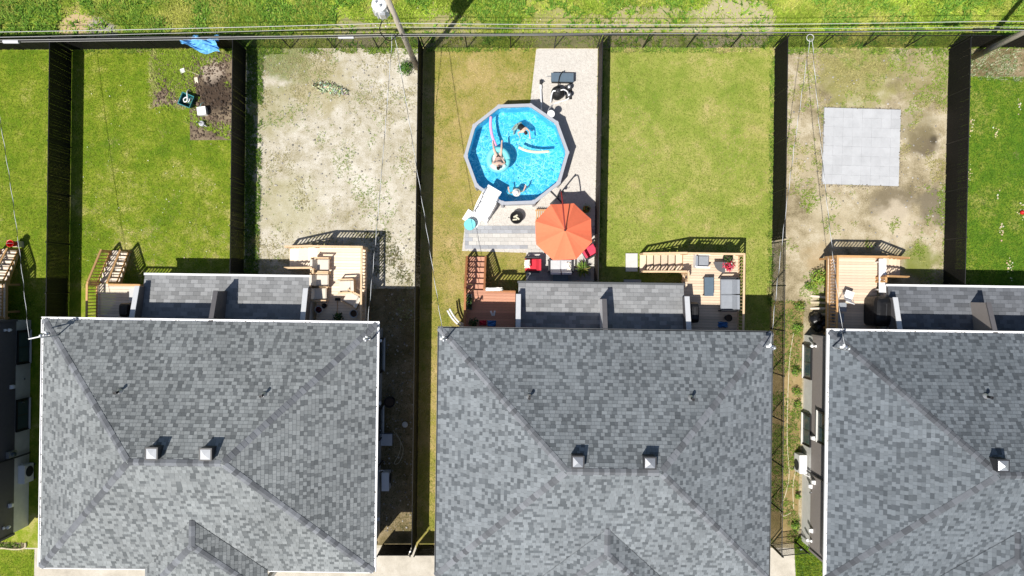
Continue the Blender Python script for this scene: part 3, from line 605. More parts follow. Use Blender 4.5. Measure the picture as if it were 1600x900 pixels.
t = thing('return_pipe', 'straight white pipe with a dark valve beside the pool top', 'pipe', at(845,130))
b0 = at(845,130)
MB().tube([at(846,172,1.0)-b0, at(846,168,.25)-b0, at(845,138,.15)-b0], .035, 8).build('pipe', 'white_plastic', t); MB().tube([at(845,139,.15)-b0, at(845,133,.15)-b0], .055, 10).build('coupling', 'white_plastic', t); MB().box(0,.02,.0,.14,.16,.24).build('valve', 'dark_metal', t); MB().box(.03,.04,.24,.24,.04,.03,R(-35)).build('valve_handle', 'dark_metal', t)
p = at(871,146,.3); t = thing('sand_filter', 'black domed sand filter with white pipes on the gravel', 'filter', (p.x, p.y, 0))
MB().lathe([(.28,0),(.30,.05),(.30,.10),(.24,.12),(.28,.16),(.34,.28),(.34,.48),(.28,.62),(.16,.70),(.12,.72)], 20).build('tank', 'black', t, True); MB().lathe([(.14,.72),(.14,.80),(.09,.88),(.05,.9)], 14).build('multiport_valve', 'dark_metal', t); MB().box(.06,.06,.88,.26,.04,.03,.6).build('valve_handle', 'dark_metal', t)
MB().tube(curve([(.1,.02,.78),(.3,.06,.78),(.48,-.02,.70),(.56,-.1,.40),(.56,-.12,.2)]), .035, 8).build('pipe', 'white_plastic', t, True); MB().tube(curve([(-.1,0,.78),(-.26,-.02,.74),(-.33,-.2,.45),(-.34,-.42,.10)]), .04, 8).build('pipe', 'white_plastic', t, True)
p = at(889,143,.2); t = thing('pool_pump', 'small black pool pump with two round housings', 'pump', (p.x, p.y, 0))
for y in (.2, -.2): MB().lathe([(.12,.05),(.13,.1),(.13,.34),(.15,.35),(.15,.39),(.08,.42),(0,.42)], 16, 0, y).build('housing', 'dark_metal', t); MB().lathe([(.08,.42),(.08,.44),(.03,.46)], 10, 0, y).build('lid', 'grey_metal', t)
MB().box(0,0,0,.34,.72,.05).build('base_plate', 'black', t); MB().tube([(0,-.12,.2),(0,.12,.2)], .09, 12).build('motor', 'dark_metal', t)
p = at(879,121,.4); t = thing('equipment_cover', 'dark slate lidded box behind the pool filter', 'box', (p.x, p.y, 0), R(-1))
MB().box(0,0,0,1.10,.40,.40,taper=1.04).build('box_body', 'black', t); k = MB(); k.hexa([(-.60,-.24,.40),(.60,-.24,.40),(.60,.24,.40),(-.60,.24,.40),(-.56,-.21,.47),(.56,-.21,.47),(.56,.21,.47),(-.56,.21,.47)]); k.build('lid', 'slate', t); MB().tube(curve([(-.22,-.40,.3),(-.20,-.22,.48),(-.14,.05,.50),(-.02,.27,.44),(.02,.36,.2)]), .03, 8).build('strap', 'black', t, True)
MB().tube([(-.58,.05,.3),(-.85,.06,.28)], .012, 6).build('handle', 'grey_metal', t)

# ------------------------------------------------------------------ swimmers
def person(label, J, loc_z, suit=None, hair=True, hat=None, face=(0, 1, 0)):
    "J: joints in plan metres relative to the pelvis; one skinned body with two hands of five fingers"
    V = []; E = []; rad = []
    def add(p, r, par=None):
        V.append(Vector(p)); rad.append(r); i = len(V)-1
        if par is not None: E.append((par, i))
        return i
    pel = add(J['pelvis'], .135); wa = add(Vector(J['pelvis']).lerp(Vector(J['chest']), .5), .115, pel); ch = add(J['chest'], .135, wa); nk = add(Vector(J['chest']).lerp(Vector(J['head']), .62), .055, ch); hd = Vector(J['head'])
    n2 = add(Vector(J['chest']).lerp(hd, .85), .052, nk)
    for s in ('l', 'r'):
        sh = add(J['shoulder_'+s], .062, ch); el = add(J['elbow_'+s], .045, sh); wr = add(J['hand_'+s], .030, el); d = (Vector(J['hand_'+s])-Vector(J['elbow_'+s])).normalized()
        q = d.cross(Vector((0,0,1))); q = q.normalized() if q.length > .1 else Vector((1,0,0)); pm = add(Vector(J['hand_'+s])+d*.055, .030, wr)
        for i, (o_, ln) in enumerate(((-.034,.062),(-.012,.078),(.012,.074),(.033,.058))):
            f1 = add(V[pm]+d*(.03+ln*.3)+q*o_, .010, pm); add(V[f1]+d*ln*.6+Vector((0,0,-.014)), .009, f1)
        th = add(V[wr]+d*.03+q*(.045 if s == 'l' else -.045), .012, wr); add(V[th]+d*.035+q*(.014 if s == 'l' else -.014), .010, th)
        hp = add(J['hip_'+s], .092, pel); kn = add(J['knee_'+s], .062, hp); an = add(J['foot_'+s], .040, kn); d2 = Vector(J.get('toe_'+s, (0, .12, .06))); add(V[an]+d2, .032, an)
    me = bpy.data.meshes.new('body'); me.from_pydata([tuple(v) for v in V], E, []); t = thing('person', label, 'person', J['loc']); o = link('body', me, t); me.materials.append(MATS['skin'])
    sk = o.modifiers.new('skin', 'SKIN'); lay = me.skin_vertices[0] if me.skin_vertices else None
    for i, r in enumerate(rad): lay.data[i].radius = (r, r); lay.data[i].use_root = (i == 0)
    sk.use_smooth_shade = True; ss = o.modifiers.new('sub', 'SUBSURF'); ss.levels = 1; ss.render_levels = 2
    # head with nose, ears, eyes, mouth
    fwd = Vector(face).normalized(); up = Vector(J.get('up', (0,0,1))).normalized(); side = fwd.cross(up).normalized(); up = side.cross(fwd)
    Mx = Matrix((side, fwd, up)).transposed().to_4x4(); Mx.translation = hd
    hm = MB().lathe([(.0,-.125),(.04,-.12),(.062,-.09),(.075,-.04),(.082,.02),(.078,.065),(.055,.10),(.025,.118),(0,.12)], 16, m=Mx @ Matrix.Diagonal((.92,1.12,1,1))); hm.hexa([Mx @ Vector(v) for v in ((-.012,.07,-.03),(.012,.07,-.03),(.012,.11,-.032),(-.012,.11,-.032),(-.007,.075,.015),(.007,.075,.015),(.007,.092,.012),(-.007,.092,.012))])
    for s_ in (-1, 1): hm.box(s_*.078, -.005, -.03, .018, .035, .055, m=Mx)
    ho = hm.build('head', 'skin', t, True)
    for s_ in (-1, 1): MB().lathe([(0,-.008),(.008,0),(0,.008)], 8, s_*.03, .083, m=Mx).build('eye', 'hair', ho)
    MB().box(0, .082, -.07, .04, .012, .008, m=Mx).build('mouth', 'pink_red', ho)
    if hair: MB().lathe([(.086,-.05),(.095,-.01),(.094,.05),(.078,.10),(.04,.132),(0,.138)], 16, 0, -.018, m=Mx @ Matrix.Diagonal((.98,1.12,1,1))).build('hair', 'hair', t, True)
    if hat: MB().lathe([(.21,.03),(.20,.045),(.11,.06),(.105,.10),(.09,.145),(.04,.165),(0,.167)], 20, m=Mx).build('sun_hat', hat, t, True)
    if suit:
        for (a, b_, r) in suit:
            a = Vector(J[a]) if isinstance(a, str) else Vector(a); b_ = Vector(J[b_]) if isinstance(b_, str) else Vector(b_); MB().tube([a.lerp(b_, k/4) for k in range(5)], [r*.93, r, r*1.02, r, r*.93], 14).build('swimwear', 'swim_black', t, True)
    return t
def rel(o, d): return {k: (v if k in ('loc',) or k.startswith(('toe', 'up')) else tuple(Vector(v)-Vector(o))) for k, v in d.items()}
z = WZ+.18; o_ = at(779,247,z)
J = rel(o_, dict(pelvis=o_, chest=at(779,255,z+.22), head=at(778.5,261.5,z+.45), shoulder_l=at(774,256.5,z+.27), elbow_l=at(769,255,z+.18), hand_l=at(772.5,250.5,z+.16), shoulder_r=at(784,256.5,z+.27), elbow_r=at(789,255,z+.18), hand_r=at(786,250,z+.16),
    hip_l=at(776,245,z), knee_l=at(772,234,z+.08), foot_l=at(770,223,z-.05), hip_r=at(782,245,z), knee_r=at(783.5,233,z+.08), foot_r=at(784,222,z-.05)))
J.update(loc=o_, toe_l=(-.02,.10,.05), toe_r=(.02,.10,.05), up=(0,-.5,.86))
person('person in dark swimwear reclining on the turquoise ring float', J, z, [('pelvis','hip_l',.125),('pelvis','hip_r',.125),('chest',tuple(Vector(J['chest'])+Vector((0,.02,-.02))),.15)], face=(0,.86,.5))
o_ = at(778.5,250,WZ); t = thing('ring_float', 'white and turquoise ring float carrying the reclining person', 'pool float', (o_.x, o_.y, WZ+.02))
def torus(Rm, r, n=28, k=10, a0=0, a1=2*math.pi, sy=1.0, z=0):
    mb = MB(); mb.tube([(Rm*math.cos(a0+(a1-a0)*i/n), sy*Rm*math.sin(a0+(a1-a0)*i/n), z) for i in range(n+1)], r, k); return mb
torus(.47,.16,z=.06,sy=1.1).build('inner_tube', 'turquoise', t, True); MB().lathe([(0,-.02),(.36,-.02),(.36,.02),(0,.02)], 20).build('mesh_seat', 'white_paint', t)
torus(.40,.15,14,10,math.pi*1.2,math.pi*1.8,1.1,.16).build('backrest', 'aqua_pale', t, True)
z = WZ-.05; o_ = at(814,198,z)
J = rel(o_, dict(pelvis=at(812,197,z-.10), chest=at(818,202,z+.02), head=at(822,208,z+.14), shoulder_l=at(822,200,z+.03), elbow_l=at(827,205,z+.02), hand_l=at(828,213,z+.04), shoulder_r=at(814,206,z+.03), elbow_r=at(809,207,z+.02), hand_r=at(811,212,z+.02),
    hip_l=at(813,194,z-.12), knee_l=at(806,195,z-.2), foot_l=at(801,201,z-.1), hip_r=at(809,198,z-.12), knee_r=at(803,203,z-.3), foot_r=at(803,208,z-.6)))
J.update(loc=o_, toe_l=(-.05,-.09,0), toe_r=(-.03,-.1,0))
person('dark haired swimmer in black curled on the water near the top of the pool', J, z, [('pelvis','chest',.168)], face=(.5,-.7,-.2))
z = WZ-.15; o_ = at(807,301,z)
J = rel(o_, dict(pelvis=at(807,299,z-.45), chest=at(807,300,z-.05), head=at(807,301,z+.22), shoulder_l=at(812.5,299,z+.02), elbow_l=at(818,299,z+.10), hand_l=at(820,293,z+.17), shoulder_r=at(801.5,300,z+.02), elbow_r=at(796,302,z+.10), hand_r=at(795,296,z+.17),
    hip_l=at(810,299,z-.55), knee_l=at(811,293,z-.6), foot_l=at(811,296,z-.88), hip_r=at(804,299,z-.55), knee_r=at(803,293,z-.6), foot_r=at(803,296,z-.88)))
J.update(loc=o_)
person('swimmer in a white sun hat standing at the bottom edge of the pool', J, z, [('pelvis','chest',.148)], hat='hat_white', face=(0,1,-.1))
def noodle(name, px, m, label): tag(MB().tube(curve([at(a, b_, WZ+.03) for a, b_ in px]), .07, 10).build(name, m, smooth=True), label, 'pool noodle')
noodle('pool_noodle', [(767,182),(766.5,196),(769,212),(775,228)], 'noodle_pink', 'long pink pool noodle beside the reclining person')
noodle('pool_noodle', [(810.5,230),(822,235),(838,237.5),(858,236.5)], 'noodle_cream', 'pale yellow pool noodle drifting in the middle of the pool')

# ------------------------------------------------------------------ patio by the pool
def px_in(poly, x, y):
    c = False
    for i in range(len(poly)):
        (x0, y0), (x1, y1) = poly[i], poly[i-1]
        if (y0 > y) != (y1 > y) and x < (x1-x0)*(y-y0)/(y1-y0)+x0: c = not c
    return c
patio = thing('paved_patio', 'grey and off-white paver patio between pool and red deck', 'patio', at(800,380))
pave_poly = [(768,296),(727,345),(722,392),(822,392),(822,438),(928,438),(930,310),(838,322),(760,322)]
meg = MB().box(0,0,-.03,.405,.195,.045).mesh('paver'); mew = meg.copy(); meg.materials.append(MATS['paver_grey']); mew.materials.append(MATS['paver_white']); b0 = at(800,380); cnt = 0
for iy in range(-40, 40):
    for ix in range(-30, 30):
        x, y = b0.x+ix*.415+(iy % 2)*.2075, b0.y+iy*.205; px, py = 800+x*FPX/CAM_H, 450-y*FPX/CAM_H
        if not px_in(pave_poly, px, py) or math.hypot(x-PC.x, y-PC.y) < 2.75 or (764 < px < 831 and 322 < py < 355) or py < 322 and px > 770: continue
        dg = (px-727)/(768-727)*(296-345)+345
        grey = (355 <= py < 366) or (383 <= py and px < 824) or (px < 836 and px > 822 and py < 366) or (py > 420) or (px < 734)
        inl, inr = px_in(pave_poly, px-6, py), px_in(pave_poly, px+6, py); m_ = meg if grey else mew
        if inl and inr: link('paver', m_, patio, (x-b0.x, y-b0.y, .016))
        elif inl or inr: link('paver', m_, patio, (x-b0.x+(.1 if inr else -.1), y-b0.y, .016), scale=(.49,1,1))
        cnt += 1
# pool steps
p = at(760,322,.6); t = thing('pool_steps', 'bulky white resin steps leaning over the pool rim', 'pool steps', (p.x, p.y, 0), R(-30))
for i, zz in enumerate((.28, .56, .84, 1.12)): MB().box(0, -.62+i*.27, zz, .72, .27, .045).build('step', 'white_plastic', t)
MB().box(0, .62, 1.36, .78, .62, .06).build('platform', 'white_plastic', t)
for s_ in (-1, 1):
    MB().hexa([(s_*.40-.03,-.80,0),(s_*.40+.03,-.80,0),(s_*.40+.03,.36,0),(s_*.40-.03,.36,0),(s_*.40-.03,-.64,.5),(s_*.40+.03,-.64,.5),(s_*.40+.03,.36,1.36),(s_*.40-.03,.36,1.36)]).build('side_panel', 'white_plastic', t)
    MB().tube(curve([(s_*.40,-.55,.3),(s_*.40,-.5,1.15),(s_*.40,-.1,1.75),(s_*.40,.5,1.85),(s_*.40,.75,1.4)]), .025, 8).build('handrail', 'white_plastic', t, True)
p = at(738,341,.2); tag(MB().box(0,0,.02,.9,.62,.06,R(-32)).box(-.1,-.1,.08,.5,.4,.05,R(-20)).build('white_mat', 'white_paint', loc=(p.x,p.y,.016)), 'white mat lying at the foot of the pool steps', 'mat')
p = at(734,351,.35); t = thing('side_table', 'small round turquoise table at the patio corner', 'table', (p.x, p.y, .02)); MB().lathe([(0,.38),(.28,.38),(.30,.40),(.30,.43),(.27,.42),(0,.42)], 22).build('table_top', 'turquoise', t)
for k in range(3): a = k*2.09+.4; MB().tube([(.2*math.cos(a),.2*math.sin(a),.39),(.27*math.cos(a),.27*math.sin(a),0)], .018, 6).build('leg', 'turquoise', t)
p = at(807,340,.35); t = thing('fire_bowl', 'black round fire bowl with pale logs on the gravel', 'fire bowl', (p.x, p.y, 0)); MB().lathe([(.10,.16),(.20,.18),(.28,.28),(.33,.42),(.34,.44),(.29,.44),(.26,.36),(.12,.27),(0,.26)], 24).build('bowl', 'black', t, True)
for k in range(3): a = k*2.09; MB().tube([(.2*math.cos(a),.2*math.sin(a),.2),(.30*math.cos(a),.30*math.sin(a),0)], .02, 6).build('leg', 'black', t)
for k, (x, y, r_) in enumerate(((-.05,.08,.5),(.06,-.02,-.7),(-.08,-.1,.1))): MB().tube([(x-.12*math.cos(r_),y-.12*math.sin(r_),.33),(x+.12*math.cos(r_),y+.12*math.sin(r_),.35)], .045, 8).build('log', 'ash', t)
MB().box(-.40,0,.40,.08,.03,.03).build('handle', 'black', t)

# ------------------------------------------------------------------ cantilever parasol
z = 2.45; p = at(882.5, 360, 2.9); t = thing('cantilever_parasol', 'big orange octagonal cantilever parasol shading the patio', 'parasol', (p.x, p.y, 0))
N = 8; ang = [R(25+45*k) for k in range(N)]; cr = 1.50
for k in range(N):
    a0, a1 = ang[k], ang[(k+1) % N]; q = MB(); S_ = 5
    def pt(f, g):
        r = cr*f; e0 = Vector((r*math.cos(a0), r*math.sin(a0), 0)); e1 = Vector((r*math.cos(a1), r*math.sin(a1), 0)); v = e0.lerp(e1, g); v.z = 3.05-.92*f**1.05-.09*math.sin(math.pi*g)*f; return v
    for i in range(S_):
        for j in range(4):
            f0, f1, g0, g1 = i/S_, (i+1)/S_, j/4, (j+1)/4
            if i == 0: q.poly([pt(0,0), pt(f1,g0), pt(f1,g1)])
            else: q.poly([pt(f0,g0), pt(f1,g0), pt(f1,g1), pt(f0,g1)])
    q.build('canopy_panel', 'orange_canopy', t); MB().beam((0,0,2.94),(cr*.98*math.cos(a0),cr*.98*math.sin(a0),2.09), .02, .025).build('rib', 'dark_metal', t)
mb_ = at(870, 309)-Vector((p.x, p.y, 0))
MB().tube([(mb_.x,mb_.y,0),(mb_.x+.0,mb_.y+.02,2.75)], .04, 10).build('mast', 'dark_metal', t); MB().tube(curve([(mb_.x,mb_.y,2.55),(mb_.x*.9,mb_.y*.9,3.08),(mb_.x*.5,mb_.y*.5,3.22),(0,0,3.14)]), .034, 8).build('arm', 'arm_red', t, True); MB().lathe([(.05,2.98),(.06,3.06),(.04,3.16),(0,3.2)], 12).build('hub', 'dark_metal', t)
for k in range(2): MB().box(mb_.x, mb_.y, .02+k*.025, 1.0, .07, .025, R(45+90*k)).build('cross_base', 'dark_metal', t)
MB().box(mb_.x+.07, mb_.y, 1.1, .08, .1, .16).build('crank_box', 'dark_metal', t); MB().tube([(mb_.x+.1,mb_.y,1.18),(mb_.x+.24,mb_.y,1.18),(mb_.x+.24,mb_.y+.08,1.18)], .012, 6).build('crank_handle', 'dark_metal', t)

# ------------------------------------------------------------------ furniture
def armchair(label, loc, rz, fab, fr, w=.72, d=.74, name='armchair', cat='armchair', group=None, seats=1, hb=.82):
    "lounge chair or sofa, front towards local +y"
    t = thing(name, label, cat, loc, rz, group); W_ = w
    for s_ in (-1, 1):
        for y in (-d/2+.05, d/2-.05): MB().box(s_*(W_/2-.03), y, 0, .05, .05, .58 if y > 0 else .60).build('leg', fr, t)
        MB().box(s_*(W_/2-.035), 0, .58, .075, d-.02, .04).build('armrest', fr, t)
    MB().box(0, 0, .26, W_-.08, d-.1, .05).build('seat_frame', fr, t)
    cw = (W_-.18)/seats
    for i in range(seats):
        x = -W_/2+.09+cw*(i+.5); c = MB(); c.box(x, .05, .312, cw-.015, d-.18, .11); c.box(x, .05, .422, cw-.05, d-.22, .03, taper=.95); c.build('seat_cushion', fab, t)
        k = MB(); y0_, y1_ = -d/2+.06, -d/2-.06; k.hexa([(x-cw/2+.01,y0_-.02,.42),(x+cw/2-.01,y0_-.02,.42),(x+cw/2-.01,y0_+.14,.42),(x-cw/2+.01,y0_+.14,.42),(x-cw/2+.03,y1_-.02,hb),(x+cw/2-.03,y1_-.02,hb),(x+cw/2-.03,y1_+.10,hb),(x-cw/2+.03,y1_+.10,hb)]); k.build('back_cushion', fab, t)
    MB().box(0, -d/2-.05, .30, W_-.06, .035, hb-.34).build('back_frame', fr, t)
    return t
DK = DZ
def on(px, py, z, dz=0): p = at(px, py, z+.4); return Vector((p.x, p.y, z+dz))
armchair('cream armchair at the top of the row of three on the bleached deck', on(503,414,DK), R(-91), 'cream_fabric', 'rail_pale', .76, .80)
armchair('cream armchair in the middle of the row of three on the bleached deck', on(502,438,DK), R(-91), 'cream_fabric', 'rail_pale', .76, .80)
armchair('cream armchair nearest the roof in the row of three on the bleached deck', on(499,459,DK), R(-90), 'cream_fabric', 'rail_pale', .76, .80)
armchair('cream armchair facing left by the right rail of the bleached deck', on(541,447,DK), R(92), 'cream_fabric', 'rail_pale', .74, .78)
armchair('cream armchair turned askew near the roof on the bleached deck', on(550,467,DK), R(62), 'cream_fabric', 'rail_pale', .78, .80)
def pot(label, p, r, h, m, plant=None, soilc='soil_clod', name='plant_pot', cat='pot'):
    t = thing(name, label, cat, p); MB().lathe([(r*.7,0),(r*.95,h),(r*1.05,h),(r*1.05,h+.03),(r*.9,h+.03),(r*.85,h-.05),(0,h-.06)], 18).build('pot_body', m, t, False); MB().lathe([(0,h-.04),(r*.85,h-.045)], 16).build('pot_soil', soilc, t)
    return t
def leaves(n, rx, ry, rz, cz, size, cols, spiky=False, seed=0, hollow=.55):
    rg = random.Random(seed); mb = MB()
    for _ in range(n):
        u = rg.uniform(0, 2*math.pi); v = math.acos(rg.uniform(-.35, 1)); k = rg.uniform(hollow, 1)*(1+.25*math.sin(3*u+seed)*math.sin(2*v)); d = Vector((math.sin(v)*math.cos(u), math.sin(v)*math.sin(u), math.cos(v)))
        c = rg.choice(cols); c = tuple(q*rg.uniform(.7, 1.3) for q in c); s = size*rg.uniform(.6, 1.3)
        if spiky:
            a = Vector((0,0,cz*.4)); e = Vector((d.x*rx, d.y*ry, cz*.4+abs(d.z)*rz+.05))*rg.uniform(.7,1); sd = Vector((-d.y, d.x, 0)); sd = (sd.normalized() if sd.length > .01 else Vector((1,0,0)))*s*.5; mid = a.lerp(e, .55)+Vector((0,0,.08)); mb.poly([a-sd*.4, a+sd*.4, mid+sd, mid-sd], c); mb.poly([mid-sd, mid+sd, e], c)
        else:
            p = Vector((d.x*rx*k, d.y*ry*k, cz+d.z*rz*k)); n_ = (d+Vector((rg.uniform(-.8,.8), rg.uniform(-.8,.8), rg.uniform(0,.9)))).normalized(); x = n_.orthogonal().normalized(); x.rotate(Matrix.Rotation(rg.uniform(0,6.28), 3, n_)); y = n_.cross(x)
            mb.poly([p-x*s, p-y*s*.45+n_*s*.1, p+x*s, p+y*s*.45+n_*s*.1], c)
    return mb
def bush(label, p, r, h, cols, n=420, size=.06, seed=1, name='shrub', cat='shrub', group=None, ry=None):
    t = thing(name, label, cat, (p.x, p.y, 0), 0, group); leaves(n, r, ry or r, h*.55, h*.45, size, cols, seed=seed, hollow=.35).build('foliage', 'leaf_attr', t, kind='stuff'); st = MB(); rg = random.Random(seed)
    for k in range(6): a = rg.uniform(0, 6.28); st.tube([(0,0,0),(r*.25*math.cos(a),r*.25*math.sin(a),h*.35),(r*.6*math.cos(a),r*.6*math.sin(a),h*.7)], [.014,.010,.004], 5)
    st.build('stems', 'stem', t, kind='stuff'); return t
GRN = [(.05,.11,.015),(.07,.15,.02),(.10,.19,.03)]; LIM = [(.20,.30,.03),(.25,.34,.05),(.15,.24,.025)]; DGR = [(.025,.06,.012),(.04,.085,.018)]; GREY_G = [(.40,.45,.28),(.48,.52,.36),(.28,.33,.17)]
t = pot('white pot with a deep red plant on the bleached deck beside the roof', on(497,484,DK), .19, .30, 'white_paint'); leaves(60, .17,.17,.12,.34,.05,[(.16,.01,.02),(.10,.01,.02)], seed=3).build('foliage', 'leaf_attr', t, kind='stuff')
t = pot('pale pot standing in the right corner of the bleached deck', on(552,490,DK), .20, .34, 'siding_light')
pp = on(524,487,DK); t = thing('broom', 'broom lying on the bleached deck between the two pots', 'broom', (pp.x, pp.y, DK)); MB().tube([(0,-.25,.04),(.02,.55,.05)], .014, 6).build('handle', 'rail_orange', t); MB().box(.02,.62,.01,.26,.14,.06).build('brush_head', 'black', t)
t = bush('low dark pot plant at the edge of the bleached deck under the eave', on(526,496,DK), .30, .35, DGR, 120, .07, 8, 'potted_plant', 'plant'); t.location.z = DK
pp = on(505,478,DK); tag(MB().lathe([(.10,0),(.12,.22),(.125,.24),(.09,.23),(0,.21)], 14).build('lantern', 'black', loc=pp), 'small black lantern beside the red plant on the bleached deck', 'lantern')
# H2 left deck
def rag(name, label, cat, p, w, d, m, seed, h=.10, rz=0):
    "crumpled cloth as a folded sheet"
    rg = np.random.default_rng(seed); n = 14; V = []; mb = MB(); ph = rg.uniform(0, 6, 6)
    for j in range(n+1):
        for i in range(n+1):
            u, v = i/n-.5, j/n-.5; ed = 1-.25*rg.random()*(abs(u) > .42 or abs(v) > .42)
            V.append((u*w*ed, v*d*ed, .012+h*(.5+.5*math.sin(7*u+ph[0]+3*math.sin(6*v+ph[1])))*(1-(2*max(abs(u),abs(v)))**4)+.01*rg.random()))
    mb.v = V
    for j in range(n):
        for i in range(n): a = j*(n+1)+i; mb.f.append((a, a+1, a+n+2, a+n+1)); mb.c.append(None); mb.mi.append(0)
    o = mb.build(name, m, smooth=True, loc=p); o.rotation_euler.z = rz; md = o.modifiers.new('thick', 'SOLIDIFY'); md.thickness = .008; return tag(o, label, cat)
pp = at(780,452,DK+RH); rag('towel', 'white ragged towel draped on the back rail of the red deck', 'towel', (pp.x-.25, pp.y, DK+RH+.01), .95, .22, 'hat_white', 4, .05, R(1))
t = thing('planter_box', 'narrow green planter box on the left rail side of the red deck', 'planter', on(733,472,DK)); MB().box(0,0,0,.26,.80,.26).build('trough', 'siding_dark', t); leaves(170,.17,.42,.16,.28,.05,DGR+GRN[:1],seed=9).build('foliage','leaf_attr',t,kind='stuff')
for k, (dx, rz) in enumerate(((0,.4),(.13,-.3))):
    pp = on(768,490,DK); s_ = MB(); s_.box(0,0,0,.10,.27,.03).box(0,.05,.03,.09,.14,.05,taper=.7); o = s_.build('shoe', 'white_paint', loc=(pp.x+dx, pp.y, DK)); o.rotation_euler.z = rz; tag(o, 'white shoe left on the red deck, %s of the pair' % ('left one' if k == 0 else 'right one'), 'shoe')
pp = at(719,497,.5); t = thing('hanging_chair', 'thin white curved chair frame left of the red deck', 'chair', (pp.x-.1, pp.y, 0), R(18)); MB().tube(curve([(-.35,.55,1.1),(-.28,.1,.75),(-.1,-.3,.50),(.25,-.55,.30)]), .05, 8).build('curved_frame', 'white_paint', t, True); MB().tube([(-.28,.1,.75),(-.3,.1,0)], .03, 6).build('leg', 'white_paint', t); MB().tube([(.15,-.48,.36),(.2,-.5,0)], .03, 6).build('leg', 'white_paint', t); MB().tube(curve([(-.22,.6,1.1),(-.14,.12,.75),(.03,-.26,.50),(.38,-.5,.30)]), .05, 8).build('curved_frame', 'white_paint', t, True)
t = bush('dark potted shrub in the shaded corner of the red deck', on(740,505,DK), .30, .45, DGR, 150, .06, 12, 'potted_plant', 'plant'); t.location.z = DK
rag('blanket', 'patterned blue blanket at the eave edge of the red deck', 'blanket', on(768,506,DK), .5, .35, 'blue_cloth', 6); rag('cloth', 'dull red cloth beside the blue blanket on the red deck', 'cloth', on(754,505,DK), .4, .3, 'red_fabric', 7)
# patio furniture
armchair('red cushioned garden chair with a white towel on the patio', at(831,414,.4)*1, R(90), 'red_fabric', 'dark_metal', .82, .78).location.z = .02
pp = at(824,412,.9); rag('towel', 'white towel thrown over the red garden chair', 'towel', (pp.x, pp.y, .74), .35, .5, 'hat_white', 9, .08)
armchair('grey two-seat garden sofa with white cushion below the orange parasol', at(876,416,.4), 0, 'siding_light', 'dark_metal', 1.32, .72, 'garden_sofa', 'sofa', None, 2).location.z = .02
pp = at(889,416,.55); rag('cushion', 'white crumpled cushion on the right end of the grey garden sofa', 'cushion', (pp.x, pp.y, .48), .24, .5, 'hat_white', 10, .10)
armchair('red garden chair half hidden by the right edge of the parasol', at(922,392,.4), R(-60), 'pink_red', 'dark_metal', .7, .7).location.z = .02
pp = at(910,421,.3); t = pot('spiky yellow-green plant in a pot at the patio corner', (pp.x,pp.y,.02), .22, .34, 'dark_metal', name='potted_plant', cat='plant'); leaves(90,.52,.52,.45,.8,.06,[(.10,.16,.02),(.22,.26,.05),(.06,.11,.02)],True,5).build('foliage','leaf_attr',t,kind='stuff')
pp = at(916,327,.3); t = pot('small flowering pot between parasol and fence', (pp.x,pp.y,.02), .18, .26, 'dark_metal', name='potted_plant', cat='plant'); leaves(90,.26,.26,.22,.36,.045,LIM+[(.5,.15,.02)],seed=21).build('foliage','leaf_attr',t,kind='stuff')
t = thing('low_table', 'dark square low table in the shade beside the roof on the patio', 'table', at(876,436,.3)); t.location.z = .02; MB().box(0,0,.36,.8,.5,.04).build('table_top', 'slate', t)
for s_ in (-1,1):
    for q in (-1,1): MB().box(s_*.36,q*.21,0,.04,.04,.36).build('leg', 'dark_metal', t)
t = thing('wooden_rack', 'wooden slat rack peeping out left of the parasol', 'rack', at(845,336,.3), R(0)); t.location.z = .02
for k in range(6): MB().box(-.22+k*.1,0,.3,.05,.62,.03).build('slat', 'rail_orange', t)
for y in (-.25,.25): MB().box(.03,y,.24,.62,.05,.06).build('bearer', 'rail_orange', t)
for s_ in (-1,1):
    for y in (-.25,.25): MB().box(.03+s_*.28,y,0,.05,.05,.24).build('leg', 'rail_orange', t)
# H2 right deck
armchair('grey armchair standing alone on the tan deck', on(1097,408,DK), R(-91), 'grey_fabric', 'white_paint', .72, .72)
t = armchair('long grey sofa along the right rail of the tan deck', on(1137,460,DK), R(90), 'grey_fabric', 'dark_metal', 1.72, .78, 'garden_sofa', 'sofa', None, 2)
t = thing('coffee_table', 'slate blue rectangular coffee table on the tan deck', 'table', on(1108,448,DK)); MB().box(0,0,.36,.46,.94,.045).build('table_top', 'slate', t); MB().box(0,0,.10,.40,.86,.025).build('shelf', 'dark_metal', t)
for s_ in (-1,1):
    for q in (-1,1): MB().box(s_*.20,q*.43,0,.045,.045,.36).build('leg', 'dark_metal', t)
pp = on(1125,416,DK); t = thing('side_board', 'dark rounded corner table by the red flowers on the tan deck', 'table', pp); k = [(.25,.22)]+[(.25+.55*math.cos(a),.22+.55*math.sin(a)) for a in np.linspace(math.pi,1.5*math.pi,9)]; MB().prism(k,.38,.42).build('table_top', 'siding_dark', t)
for x, y in ((.2,.17),(-.2,.17),(.2,-.25)): MB().box(x,y,0,.04,.04,.38).build('leg', 'dark_metal', t)
pp = on(1138,403,DK); t = pot('dark tub in the top right corner of the tan deck', pp, .24, .36, 'black', name='planter_tub', cat='planter'); leaves(60,.22,.22,.14,.4,.06,DGR,seed=30).build('foliage','leaf_attr',t,kind='stuff')
pp = on(1139,416,DK); t = pot('pot of bright red flowers on the tan deck', pp, .22, .30, 'white_paint', name='flower_pot', cat='flowers'); leaves(190,.36,.28,.22,.36,.05,[(.62,.03,.08),(.75,.08,.14),(.45,.02,.05)],seed=31).build('flowers','leaf_attr',t,kind='stuff'); leaves(60,.30,.24,.16,.30,.05,GRN,seed=32).build('foliage','leaf_attr',t,kind='stuff')
